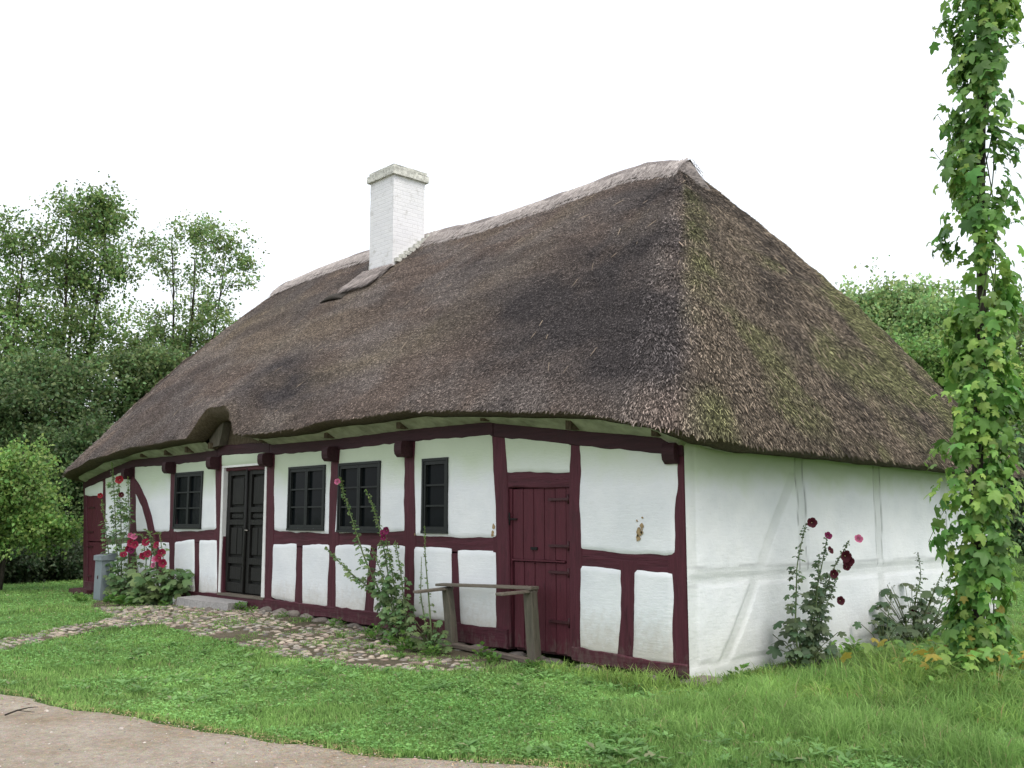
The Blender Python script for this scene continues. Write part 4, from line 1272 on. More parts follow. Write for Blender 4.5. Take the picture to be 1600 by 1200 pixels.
# ================================================================== SMALL THINGS BY THE WALL
# grey metal box standing beside the far left door
bx0 = thing("utility_box", (-13.12, -.45, 0), "narrow grey metal box with a lid standing beside the tall hollyhock", "utility box")
zb = float(gz(-13.1, -.45))
R_ = Matrix.Translation((-13.12, -.45, zb)) @ Matrix.Rotation(rad(4), 4, 'Z')
MB().box(-.14, .14, -.12, .12, -.02, .74, rot=R_).obj("cabinet", M['grey_metal'], bx0)
ld = MB()
pr = [(-.20, .80), (.20, .80), (.20, .90), (-.20, .90)]
ld.add([tuple(R_ @ Vector((x_, y_, z_))) for (x_, y_, z_) in [(-.165,-.145,.742),(.165,-.145,.742),(.165,.145,.742),(-.165,.145,.742),(-.165,-.145,.83),(.165,-.145,.83),(.165,.145,.87),(-.165,.145,.87)]],
       [(0,3,2,1),(4,5,6,7),(0,1,5,4),(1,2,6,5),(2,3,7,6),(3,0,4,7)])
ld.obj("lid", M['grey_metal'], bx0)
MB().box(-.015, .015, -.128, -.12, .40, .46, rot=R_).obj("lock", M['iron'], bx0)

# small white block lying at the wall foot
R_ = Matrix.Translation((-10.32, -.30, float(gz(-10.3, -.3))+.05)) @ Matrix.Rotation(rad(-25), 4, 'Z') @ Matrix.Rotation(rad(25), 4, 'Y')
mb = MB().box(-.09, .09, -.05, .05, -.05, .05, rot=R_, jit=.008)
tag(mb.obj("white_block", M['white_paint']), "small white block lying beside the granite step", "block")
st = boulder(-10.12, -.33, float(gz(-10.1, -.3))+.03, .11, .08, .08, 41, name="loose_stone"); tag(st, "rounded stone between the white block and the granite step", "stone", "loose stones by the step")
st = boulder(-8.45, -.62, float(gz(-8.4, -.6))+.01, .09, .07, .06, 42, name="loose_stone"); tag(st, "small pale stone at the right front corner of the granite step", "stone", "loose stones by the step")

# weathered wooden frame in front of the maroon door
fr = thing("wooden_frame", (-2.5, -.05, 0), "weathered grey wooden frame with two posts standing before the maroon door", "wooden frame")
def beam(pts, hw, hh, mat, name, parent):
    """squared timber through points"""
    mb = MB(); pts = [Vector(p) for p in pts]; vs = []
    for i, p in enumerate(pts):
        d = (pts[min(i+1, len(pts)-1)]-pts[max(i-1, 0)]).normalized()
        a = d.cross(Vector((0, 0, 1)))
        if a.length < .3: a = Vector((1, 0, 0))
        a.normalize(); b_ = a.cross(d).normalized()
        j_ = [random.uniform(-.005, .005) for _ in range(4)]
        vs += [p-a*(hw+j_[0])-b_*hh, p+a*(hw+j_[1])-b_*hh, p+a*hw+b_*(hh+j_[2]), p-a*hw+b_*(hh+j_[3])]
    n_ = len(pts)
    fs = [(0,3,2,1), tuple(4*(n_-1)+q for q in range(4))]+[(i*4+k, i*4+(k+1)%4, (i+1)*4+(k+1)%4, (i+1)*4+k) for i in range(n_-1) for k in range(4)]
    mb.add(vs, fs)
    o = mb.obj(name, M[mat], parent)
    md_ = o.modifiers.new("bevel", 'BEVEL'); md_.width = .006; md_.segments = 2
    return o
g1, g2 = float(gz(-1.84, -.15)), float(gz(-3.2, -.1))
beam([(-1.86, -.17, g1-.03), (-1.90, -.17, .35), (-1.93, -.17, .735)], .062, .045, 'grey_wood', "post", fr)
beam([(-3.22, -.17, g2-.03), (-3.27, -.17, .35), (-3.33, -.17, .695)], .055, .045, 'grey_wood', "post", fr)
beam([(-3.48, -.17, .735), (-2.6, -.17, .76), (-1.86, -.17, .772)], .065, .016, 'grey_wood_h', "top_board", fr)
beam([(-1.93, -.10, .740), (-1.95, -.62, .725)], .05, .014, 'grey_wood_h', "arm", fr)
beam([(-3.34, -.10, .700), (-3.36, -.62, .675)], .05, .016, 'grey_wood_h', "arm", fr)
beam([(-3.25, .02, g2+.03), (-3.17, -.55, g2+.04)], .06, .03, 'grey_wood_h', "foot", fr)
beam([(-3.15, -.20, g2+.05), (-2.5, -.22, g2+.035), (-1.9, -.24, g1+.04)], .045, .025, 'grey_wood_h', "ground_rail", fr)

# twig on the road
tw = MB().tube([(-2.45,-5.20,.035), (-2.5,-5.1,.05), (-2.62,-4.98,.04), (-2.66,-4.90,.03)], [.007,.006,.004,.002], 5)
tw.tube([(-2.5,-5.1,.05), (-2.42,-5.0,.035)], [.004,.002], 5)
for v_ in range(len(tw.v)):
    p = tw.v[v_]; tw.v[v_] = (p[0], p[1], p[2]+float(gz(p[0], p[1])))
tag(tw.obj("twig", M['bark']), "dark dry twig lying on the gravel road", "twig")

# ================================================================== PLANTS
def leaf_cols(n, kind):
    base = {'holly': (.135, .230, .085), 'hollydark': (.100, .160, .080), 'hop': (.185, .350, .075), 'weed': (.125, .26, .055), 'lime': (.20, .32, .08)}[kind]
    c = np.array(base)*RNG.uniform(.6, 1.35, (n, 1))*np.array([1, 1, 1])
    c[:, 0] *= RNG.uniform(.85, 1.25, n)
    return c
def lerp_path(pts, f):
    pts = [np.array(p, float) for p in pts]
    k = f*(len(pts)-1); i = min(int(k), len(pts)-2)
    return pts[i]+(pts[i+1]-pts[i])*(k-i)
def flower_mesh(name, c, ce=(.5, .42, .2)):
    V, Fc, C = [], [], []
    for p in range(5):
        a0 = 2*math.pi*p/5
        b0 = len(V)
        V.append((0, 0, .0)); C.append(np.array(c)*.35)
        for q, (aa, rr) in enumerate(((-.75, .75), (-.55, 1.0), (-.2, 1.1), (.2, 1.06), (.55, 1.0), (.75, .75))):
            a = a0+aa; V.append((rr*math.cos(a), rr*math.sin(a), .38*rr**1.5+.06*math.sin(q*2.3+p)+.03*q)); C.append(np.array(c)*random.uniform(.8, 1.15))
        for q in range(5): Fc.append((b0, b0+1+q, b0+2+q))
    b0 = len(V)
    for i in range(5): a = 2*math.pi*i/5; V.append((.12*math.cos(a), .12*math.sin(a), .05)); C.append(ce)
    V.append((0, 0, .35)); C.append(ce)
    for i in range(5): Fc.append((b0+i, b0+(i+1) % 5, b0+5))
    return mesh_np(name, V, Fc, M['petal'], np.array(C))
FL = {'crimson': flower_mesh("flower_crimson", (.32, .018, .06)), 'pink': flower_mesh("flower_pink", (.62, .16, .30)), 'dark': flower_mesh("flower_dark", (.085, .010, .020)), 'red': flower_mesh("flower_red", (.30, .02, .03)), 'magenta': flower_mesh("flower_magenta", (.22, .02, .09))}
FACE = np.array([.70, -.66, .15])     # plants face the open side
def hollyhock(base, stems, label, flowers=(), kind='holly', leafs=60, lsize=(.05, .11), rosette=18, rsize=.13, rspread=.32, name="hollyhock", cat="hollyhock", budf=.55, seed=0, group=None):
    """stems: list of point lists (world); flowers: (x, y, z, size, colour)"""
    th_ = thing(name, base, label, cat, group)
    P, T_, Nn, Sc = [], [], [], []
    BP = []
    pet = MB()
    for s_ in stems:
        tip = s_[-1]
        pts = [lerp_path(s_, f) for f in np.linspace(0, 1, 12)]
        L = sum(np.linalg.norm(pts[i+1]-pts[i]) for i in range(11))
        r0 = .006+.004*L
        MB().tube([tuple(p) for p in pts], list(np.linspace(r0, .003, 12)), 6).obj("stem", M['stem'], th_)
        nl = int(leafs*L)
        for i in range(nl):
            f = RNG.uniform(.10, .98); p = lerp_path(s_, f)
            a = RNG.uniform(0, 6.283); el = RNG.uniform(-.1, .7)
            d = np.array([math.cos(a), math.sin(a), el]); d /= np.linalg.norm(d)
            sz = (lsize[1]+(lsize[0]-lsize[1])*f)*RNG.uniform(.6, 1.2)*(1 if f < budf else .55)
            pl_ = sz*RNG.uniform(.3, 1.1)
            e = p+d*pl_
            if f < budf+.1: pet.tube([tuple(p), tuple(e)], .0025, 4, False)
            P.append(e); T_.append(d*np.array([1, 1, .2])+np.array([0, 0, -.35])); Nn.append(np.array([0, 0, .8])+FACE*.55+rdir(1)[0]*.5); Sc.append(sz)
        for i in range(int(26*L)):
            f = RNG.uniform(budf, 1.0); p = lerp_path(s_, f)
            BP.append(p+rdir(1)[0]*np.array([.022, .022, .012])*(1.5-f))
    bz = np.array(base, float)
    for i in range(rosette):
        a = RNG.uniform(0, 6.283); rr = RNG.uniform(.1, 1)*rspread
        p = bz+np.array([math.cos(a)*rr, math.sin(a)*rr*.7, RNG.uniform(.06, .12+rspread*.9)])
        if p[1] > -.05 and base[1] < 0 and base[0] < -.5: p[1] = -.05-RNG.uniform(0, .1)
        pet.tube([tuple(bz), tuple((bz+p)/2+np.array([0, 0, .05])), tuple(p)], .004, 4, False)
        P.append(p); T_.append(np.array([math.cos(a), math.sin(a), -.1])); Nn.append(np.array([0, 0, .9])+FACE*.6+rdir(1)[0]*.35); Sc.append(rsize*RNG.uniform(.6, 1.25))
    P, T_, Nn, Sc = map(np.array, (P, T_, Nn, Sc))
    def flat(tv, tf, pos, Rm, sc, col):
        V = np.einsum('nij,nkj->nki', Rm, tv[None]*sc[:, None, None])+pos[:, None, :]
        return V.reshape(-1, 3), (tf[None]+(np.arange(len(pos))*len(tv))[:, None, None]).reshape(-1, 3), np.repeat(col, len(tv), 0)
    bits = [flat(HOL_V, HOL_F, P, frames(Nn, T_), Sc, leaf_cols(len(P), kind))]
    if BP:
        BP = np.array(BP); n_ = len(BP)
        bits.append(flat(OCT_V, OCT_F, BP, frames(rdir(n_), rdir(n_)), RNG.uniform(.006, .013, n_), leaf_cols(n_, 'lime' if kind == 'holly' else kind)))
    if pet.v:
        q4 = np.array(pet.f); bits.append((np.array(pet.v), np.concatenate([q4[:, :3], q4[:, [0, 2, 3]]]), np.tile([.14, .18, .07], (len(pet.v), 1))))
    of, VV, FF, CC = 0, [], [], []
    for (v1, f1, c1) in bits: VV.append(v1); FF.append(f1+of); CC.append(c1); of += len(v1)
    link("foliage", mesh_np("foliage", np.concatenate(VV), np.concatenate(FF), M['leaf'], np.concatenate(CC), True), th_)
    for (fx, fy, fz, fs_, fc_) in flowers:
        o = bpy.data.objects.new("flower", FL[fc_]); COL.objects.link(o); o.parent = th_
        d = Vector(FACE)+Vector((random.uniform(-.5, .5), random.uniform(-.5, .5), random.uniform(-.3, .5)))
        o.rotation_euler = d.to_track_quat('Z', 'Y').to_euler(); o.scale = (fs_,)*3
        o.location = Vector((fx, fy, fz))-Vector(base)
    return th_
def G(x, y, dz=0.0): return (x, y, float(gz(x, y))+dz)
def at(px, py, ax, v):
    """point on a world plane seen at a place of the photograph (used only to read off coordinates while writing)"""
    return None
hollyhock(G(-12.45, -.36), [[G(-12.55,-.36),(-12.84,-.36,1.05),(-13.12,-.36,2.1),(-13.3,-.36,2.62)], [G(-12.2,-.36),(-12.30,-.36,1.5),(-12.48,-.36,2.3)], [G(-12.4,-.38),(-12.66,-.38,1.6),(-12.9,-.38,2.3)], [G(-12.7,-.4),(-13.2,-.4,1.1),(-13.6,-.4,1.9)]],
          "tallest hollyhock, thin green stems rising beside the grey box", [(-12.7,-.42,2.24,.075,'red'), (-12.57,-.42,1.96,.05,'dark'), (-13.62,-.42,1.96,.05,'red')], leafs=52, lsize=(.045,.11), rosette=70, rsize=.15, rspread=.45, kind='holly', budf=.75)
hollyhock(G(-11.35, -.42), [[G(-11.4,-.42),(-11.3,-.42,.74),(-11.5,-.44,1.25),(-11.9,-.45,1.22)], [G(-11.4,-.42),(-11.7,-.42,.7),(-11.9,-.44,1.2)], [G(-11.3,-.42),(-11.1,-.42,.9),(-11.2,-.42,1.28),(-11.5,-.42,1.34)]],
          "hollyhock with a cluster of crimson flowers at knee height", [(-11.98,-.47,.98,0.066,'crimson'), (-11.88,-.47,1.08,0.070,'crimson'), (-11.78,-.47,1.19,0.055,'pink'), (-11.24,-.47,1.10,0.066,'crimson'), (-12.2,-.47,.86,0.062,'crimson'), (-11.70,-.47,1.05,0.066,'crimson'), (-11.14,-.47,.90,0.066,'crimson'), (-11.33,-.47,.86,0.070,'crimson'), (-11.95,-.47,1.22,0.047,'pink'), (-11.80,-.5,.95,0.058,'magenta')],
          leafs=24, lsize=(.05,.10), rosette=60, rsize=.15, rspread=.36)
hollyhock(G(-10.65, -.42), [[G(-10.7,-.42),(-10.95,-.42,.86),(-11.1,-.42,1.2),(-11.35,-.42,1.25)], [G(-10.6,-.42),(-10.62,-.42,.87),(-10.85,-.42,1.28),(-11.05,-.42,1.25)]],
          "low hollyhock with a round mound of big leaves left of the step", [(-10.69,-.46,.85,0.070,'crimson'), (-10.53,-.46,.77,0.070,'crimson'), (-10.80,-.46,1.06,0.062,'crimson'), (-10.62,-.46,.94,0.066,'crimson'), (-10.85,-.46,.82,0.055,'pink'), (-10.9,-.46,.72,0.047,'pink')],
          leafs=12, lsize=(.05,.09), rosette=130, rsize=.17, rspread=.55)
hollyhock(G(-4.05, -.36), [[G(-4.07,-.34),(-4.41,-.34,.57),(-4.77,-.34,.97),(-5.0,-.34,1.36),(-5.30,-.34,1.83),(-5.40,-.34,2.07)], [G(-4.0,-.34),(-4.21,-.34,.6),(-4.36,-.34,1.12),(-4.58,-.34,1.6),(-4.80,-.34,1.89)],
          [G(-4.13,-.34),(-4.41,-.34,.55),(-4.98,-.34,.76),(-5.48,-.34,1.0),(-5.72,-.34,1.14)], [G(-3.85,-.34),(-4.0,-.34,.8),(-4.14,-.34,1.25)], [G(-3.92,-.34),(-4.18,-.34,.8),(-4.37,-.34,1.36)], [G(-3.98,-.34),(-4.3,-.36,.7),(-4.6,-.36,1.15)]],
          "leaning hollyhock spreading before the windows beside the wooden frame", [(-4.26,-.38,1.37,.045,'magenta'), (-4.33,-.38,1.33,.045,'magenta'), (-4.3,-.40,1.28,.035,'magenta'), (-5.39,-.38,2.0,.04,'pink')], leafs=62, lsize=(.04,.10), rosette=14, rsize=.10, rspread=.28, budf=.55)
hollyhock(G(-3.18, -.52), [[G(-3.18,-.5),(-3.33,-.45,.63),(-3.44,-.42,1.07),(-3.48,-.40,1.42)], [G(-3.22,-.5),(-3.48,-.45,.62),(-3.51,-.42,1.06)]],
          "thin seedy hollyhock stalks behind the left post of the wooden frame", leafs=12, lsize=(.025,.06), rosette=46, rsize=.085, rspread=.30, budf=.4)
hollyhock((.42, 1.35, 0), [[(.45,1.22,0),(.45,1.17,.45),(.45,1.25,1.07),(.45,1.46,1.47)], [(.42,1.45,0),(.42,1.56,.6),(.42,1.80,1.05),(.42,1.93,1.34)], [(.42,1.52,0),(.42,1.70,.55),(.42,1.98,.95),(.42,2.40,1.28)], [(.5,1.3,0),(.5,1.5,.5),(.5,1.75,.95)], [(.5,1.4,0),(.5,1.62,.55),(.45,2.05,.9)], [(.45,1.35,0),(.5,1.52,.7),(.45,1.7,1.15)]],
          "hollyhock with dark maroon flowers against the white end wall", [(.5,1.48,1.47,.05,'dark'), (.5,2.44,1.29,.045,'pink'), (.5,2.13,1.12,.06,'dark'), (.5,2.19,1.06,.06,'dark'), (.5,2.16,1.0,.04,'dark'), (.5,1.98,.66,.045,'dark'), (.5,1.87,.94,.045,'dark'), (.5,1.81,1.18,.04,'dark'), (.5,1.79,1.33,.04,'magenta')],
          kind='hollydark', leafs=44, lsize=(.04,.11), rosette=30, rsize=.12, rspread=.42, budf=.7)
hollyhock((.38, 3.9, 0), [[(.38,4.0,0),(.38,3.9,.4),(.38,4.2,.82),(.38,4.15,1.11)], [(.38,3.35,0),(.38,3.9,.42),(.38,4.45,.62)], [(.38,4.1,0),(.38,4.4,.5),(.38,4.75,.8)], [(.4,4.2,0),(.4,4.7,.5),(.4,5.1,.9)]],
          "hollyhock half hidden between the hop pole and the white end wall", [(.42,3.85,.42,.04,'dark'), (.42,4.25,.35,.035,'dark')], kind='hollydark', leafs=36, lsize=(.05,.12), rosette=70, rsize=.15, rspread=.7)
hollyhock((.38, 3.15, 0), [[(.38,3.18,0),(.38,3.28,.4),(.38,3.40,.64)], [(.38,3.12,0),(.38,3.05,.3)]], "small leafy hollyhock shoot by the foot of the white end wall", kind='hollydark', leafs=16, lsize=(.05,.09), rosette=14, rsize=.12, rspread=.3)
hollyhock(G(.75, 7.4), [[G(.75,7.4),(.8,7.4,1.2),(.75,7.45,2.3)], [G(.85,7.3),(.95,7.35,.7),(1.05,7.35,1.15)]], "hollyhock with pink flowers beyond the far corner of the house",
          [(.95,7.35,.95,.08,'crimson'), (1.08,7.35,.90,.08,'crimson'), (1.0,7.3,1.0,.08,'pink'), (.76,7.4,2.25,.07,'pink'), (.80,7.38,.98,.07,'crimson')], leafs=26, lsize=(.05,.1), rosette=24, rsize=.13, rspread=.35)

# low weeds along the wall and the path
def weed(x, y, n, h, s, label, group=None, narrow=1.0, kind='weed'):
    loc = G(x, y)
    a = RNG.uniform(0, 6.283, n); rr = RNG.uniform(0, 1, n)**.7*h*1.1
    P = np.stack([x+rr*np.cos(a)*.5, y+rr*np.sin(a)*.5, loc[2]+RNG.uniform(.01, h, n)*(1-.5*rr/(h*1.1))], 1)
    if x < -.2: P[:, 1] = np.minimum(P[:, 1], -.06)
    T_ = np.stack([np.cos(a), np.sin(a), RNG.uniform(.1, 1.0, n)], 1)
    Nn = np.array([0, 0, 1.])+rdir(n)*.5
    o = link("weed", scatter_mesh("weed", LEAF_V*np.array([1, narrow, 1]), LEAF_F, P, frames(Nn, T_), s*RNG.uniform(.6, 1.3, n), leaf_cols(n, kind), M['leaf']))
    tag(o, label, "weed", group)
GW = "small weeds growing along the foot of the front wall"
for (x, y, n, h, s, lb) in [
    (-13.6,-.7,50,.12,.08, "flat green weed left of the grey metal box"),
    (-12.8,-.95,60,.12,.08, "green weed growing in front of the grey metal box"),
    (-11.95,-.75,60,.16,.11, "leafy weed before the tallest hollyhock"),
    (-11.1,-.85,60,.18,.13, "broad-leaved weed between the two red-flowered hollyhocks, at the edge of the cobbles"),
    (-10.1,-.6,26,.10,.07, "tiny weed at the left end of the granite step"),
    (-8.2,-.25,40,.14,.07, "weed tuft hugging the right end of the granite step"),
    (-7.75,-.3,26,.12,.06, "small weed among the footing stones just right of the door step"),
    (-6.9,-.25,20,.09,.05, "tiny weed under the left six-pane window, between footing stones"),
    (-6.3,-.25,22,.10,.06, "small weed below the post between the two middle windows"),
    (-5.45,-.3,40,.16,.07, "upright weed left of the leaning hollyhock"),
    (-4.7,-.35,34,.12,.06, "low weed touching the left side of the leaning hollyhock"),
    (-4.3,-.5,60,.20,.08, "tall bushy weed at the foot of the leaning hollyhock"),
    (-3.9,-.6,50,.14,.07, "weed spilling over the cobbles in front of the leaning hollyhock"),
    (-3.35,-.75,90,.20,.08, "largest weed clump, in front of the thin seedy stalks"),
    (-2.95,-.7,70,.14,.06, "weed clump in front of the left post of the wooden frame"),
    (-2.5,-.35,34,.16,.08, "weed growing between the posts of the wooden frame"),
    (-2.15,-.5,60,.12,.06, "weed clump just left of the right post of the wooden frame"),
    (-1.6,-.45,60,.14,.06, "weed clump right of the wooden frame, below the maroon door hinges"),
    (-3.0,-1.1,40,.08,.05, "flat weed among the last cobbles at the right end of the path"),
    (-3.7,-1.0,40,.08,.05, "flat weed between cobbles in front of the thin stalks"),
    (-4.6,-.8,30,.07,.05, "small flat weed in the middle of the cobbles left of the leaning hollyhock")]:
    weed(x, y, n, h, s, lb, GW)
GW2 = "weeds in the tall grass by the end wall"
for (x, y, n, h, s, lb) in [
    (.22,.55,40,.16,.07, "small weed at the white end wall near the house corner"),
    (.35,2.5,70,.22,.09, "leafy weed at the end wall just right of the dark-flowered hollyhock"),
    (.9,2.7,50,.2,.08, "weed in the grass a step out from the small hollyhock shoot"),
    (1.3,1.0,50,.2,.08, "weed in tall grass between the dark-flowered hollyhock and the hop pole"),
    (2.7,1.0,60,.25,.09, "weed in tall grass just right of the foot of the hop pole")]:
    weed(x, y, n, h, s, lb, GW2)
# tall tufts of unmown grass
TG = []
def tuft(x, y, n, h, spread):
    a = RNG.uniform(0, 6.283, n); rr = spread*np.sqrt(RNG.uniform(0, 1, n))
    xx, yy_ = x+rr*np.cos(a), y+rr*np.sin(a)
    if x < 0.05: yy_ = np.minimum(yy_, -.05)
    elif y > 0: xx = np.maximum(xx, .07)
    V_, F_, C_ = blades(xx, yy_, h*1.25*RNG.uniform(.45, 1.15, n), RNG.uniform(.007, .013, n), RNG.uniform(.3, 1.6, n), gcol(xx, yy_, n)*RNG.uniform(.8, 1.25, (n, 1))*np.array([1.1, 1.0, .9]))
    TG.append((V_, F_, C_))
rt = np.random.default_rng(8)
for (x, y, h) in [(-.15,-.35,.34), (-.5,-.3,.26), (.25,-.1,.26), (-.9,-.25,.22), (-1.3,-.3,.2), (.3,.6,.2), (.35,1.0,.22), (.7,1.2,.24), (.9,1.9,.26), (.4,2.4,.24), (.7,2.9,.26), (1.2,2.3,.28), (1.0,3.4,.25), (1.7,.7,.40), (1.35,1.3,.38), (1.9,.9,.34), (2.4,.6,.32), (1.5,1.9,.3), (2.5,1.2,.3), (2.9,.9,.3), (3.0,1.8,.3), (.9,.3,.2), (1.4,.1,.2), (2.0,.1,.24), (2.7,-.1,.22), (3.2,.3,.25), (1.1,-.4,.16), (.3,-.6,.18), (1.7,3.0,.3), (2.4,2.6,.32), (3.2,2.8,.3), (.5,4.6,.3), (.9,5.4,.3), (1.5,4.6,.3)]:
    tuft(x, y, 190, h*(.58 if x < .45 else (.7 if x < .95 else 1)), .26)
of = 0; VV, FF, CC = [], [], []
for (v1, f1, c1) in TG: VV.append(v1); FF.append(f1+of); CC.append(c1); of += len(v1)
tag(link("tall_grass", mesh_np("tall_grass", np.concatenate(VV), np.concatenate(FF), M['grass'], np.concatenate(CC))), "tall unmown grass round the end wall and the hop pole", "grass", kind="stuff")
# yellowing low leaves at the foot of the hop pole
hl = np.stack([RNG.normal(2.1, .42, 420), RNG.normal(1.35, .34, 420), RNG.uniform(.04, .42, 420)], 1)
hc = leaf_cols(420, 'hop'); yl = RNG.random(420) < .16; hc[yl] = np.array([.40, .33, .06])
tag(link("ground_vine", scatter_mesh("ground_vine", HOP_V, HOP_F, hl, frames(np.array([.3, -.3, .9])+rdir(420)*.5, rdir(420)*np.array([1, 1, .3])), RNG.uniform(.05, .12, 420), hc, M['leaf'], True)),
    "low hop shoots with yellowing leaves sprawling round the foot of the pole", "hop vine")
bd = thing("broad_leaf_plant", G(3.3, 3.2), "clump of broad green leaves in the tall grass right of the hop pole", "plant")
n = 160; P = np.stack([RNG.normal(3.35, .35, n), RNG.normal(3.2, .35, n), RNG.uniform(.08, .55, n)], 1)
link("foliage", scatter_mesh("foliage", LEAF_V*np.array([1, 1.2, 1]), LEAF_F, P, frames(np.array([0, -.2, .9])+rdir(n)*.4, rdir(n)*np.array([1, 1, .4])), RNG.uniform(.12, .26, n), leaf_cols(n, 'weed')*.8, M['leaf']), bd)


# ------------------------------------------------------------------ hop pole
hop = thing("hop_pole", G(2.10, 1.40), "tall pole covered in climbing green hop vine at the right", "hop pole")
def lean(z_): return np.interp(z_, [0, 1.5, 3.7, 6, 7.3], [.0, .03, .30, .42, .46])
cxy = lambda z_: (2.10+.03*math.sin(z_*1.1)+.686*float(lean(z_)), 1.40+.02*math.cos(z_*.9)+.728*float(lean(z_)))
pts = [(*cxy(z_), z_) for z_ in np.linspace(-.05, 7.3, 16)]
MB().tube(pts, list(np.linspace(.05, .035, 16)), 9).obj("pole", M['bark'], hop)
bn = MB()
for k in range(7):
    ph = k*.9; ps = []
    for z_ in np.linspace(0, 7.2, 60):
        rr = .07+.05*math.sin(z_*2+k)
        ps.append((cxy(z_)[0]+rr*math.cos(ph+z_*1.7), cxy(z_)[1]+rr*math.sin(ph+z_*1.7), z_))
    bn.tube(ps, .006, 5, False)
bn.obj("bine", M['stem'], hop)
def hop_leaves(n, z0, z1, kind):
    # leaves sit in overlapping sprays along the bines
    ns = n//9
    zs_ = RNG.uniform(z0, z1, ns); as_ = RNG.uniform(0, 6.283, ns)
    keep = fnoise(zs_*1.9, as_*1.1+40, 0, 2) > np.interp(zs_, [0, 2.5, 4, 7], [.38, .40, .47, .46])
    zs_, as_ = zs_[keep], as_[keep]; ns = len(zs_)
    env = .20+.22*vnoise(zs_*1.3, 3.3, 0)+.13*vnoise(zs_*4, np.floor(as_*1.2), 0)
    env = env*np.interp(zs_, [0, .4, 1.0, 2.0, 3.5, 5, 6, 7.2], [1.0, .66, .70, .78, .84, .92, .75, .95])
    ci = np.repeat(np.arange(ns), 9); m_ = len(ci)
    rs = env*np.sqrt(RNG.uniform(.15, 1, ns))
    fresh = RNG.uniform(0, 1, ns)
    a = as_[ci]+RNG.normal(0, .22, m_); z_ = zs_[ci]+RNG.normal(0, .10, m_); rr = rs[ci]+RNG.normal(0, .045, m_)
    cx = 2.10+.03*np.sin(z_*1.1)+.686*lean(z_); cy = 1.40+.02*np.cos(z_*.9)+.728*lean(z_)
    P = np.stack([cx+rr*np.cos(a), cy+rr*np.sin(a), np.maximum(z_, .05)+gz(2.1, 1.4)], 1)
    out_ = np.stack([np.cos(a), np.sin(a), np.zeros(m_)], 1)
    T_ = out_*.5+np.array([0, 0, -.75])+rdir(m_)*.55
    Nn = out_*.8+np.array([0, 0, .7])+rdir(m_)*.55
    C = leaf_cols(m_, kind)*(.62+.75*fresh[ci])[:, None]
    C[:, 0] *= .72+.45*fresh[ci]
    yl = (RNG.random(m_) < np.interp(P[:, 2], [0, .5, 1.1, 1.5], [.16, .10, .05, .0]))
    C[yl] = np.array([.42, .36, .07])*RNG.uniform(.6, 1.2, (yl.sum(), 1))
    return P, frames(Nn, T_), np.minimum(np.exp(RNG.normal(math.log(.088), .33, m_)), .13)*(1.15-.45*fresh[ci]), C
h1 = hop_leaves(5200, .12, 7.3, 'hop')
link("foliage", scatter_mesh("foliage", HOP_V, HOP_F, *h1, M['leaf'], True), hop)
# loose shoots that reach out from the pole
tp, tl = MB(), []
shoots = [(3.0, -1, .40, .25), (2.3, -1, .45, -.35), (3.9, -1, .42, .25), (4.6, -1, .40, .30), (5.2, -1, .34, .15), (5.9, -1, .40, .2), (3.4, 1, .42, .2), (4.9, 1, .40, .2), (1.8, -1, .48, -.5), (4.2, 1, .38, .1), (6.0, 1, .45, .1), (5.6, -1, .32, -.1), (3.6, -1, .5, .05), (5.0, -1, .3, .4)]
for (z_, sd_, rr, dz) in shoots:
    R2 = np.array([.686, .728, 0])*sd_; F2 = rdir(1)[0]*.08
    ps = [np.array([*cxy(z_), z_])+R2*rr*f*1.15+np.array([0, 0, dz*f*f])+F2*f for f in np.linspace(0, 1, 6)]
    tp.tube([tuple(p) for p in ps], .003, 4, False)
    for f in np.linspace(.3, 1, 7): tl.append(lerp_path(ps, f)+rdir(1)[0]*.02)
tp.obj("shoot", M['stem'], hop)
tl = np.array(tl); m_ = len(tl)
link("shoot_leaves", scatter_mesh("shoot_leaves", HOP_V, HOP_F, tl, frames(rdir(m_)+np.array([0, 0, .8]), rdir(m_)+np.array([0, 0, -.5])), RNG.uniform(.03, .075, m_), leaf_cols(m_, 'hop'), M['leaf'], True), hop)

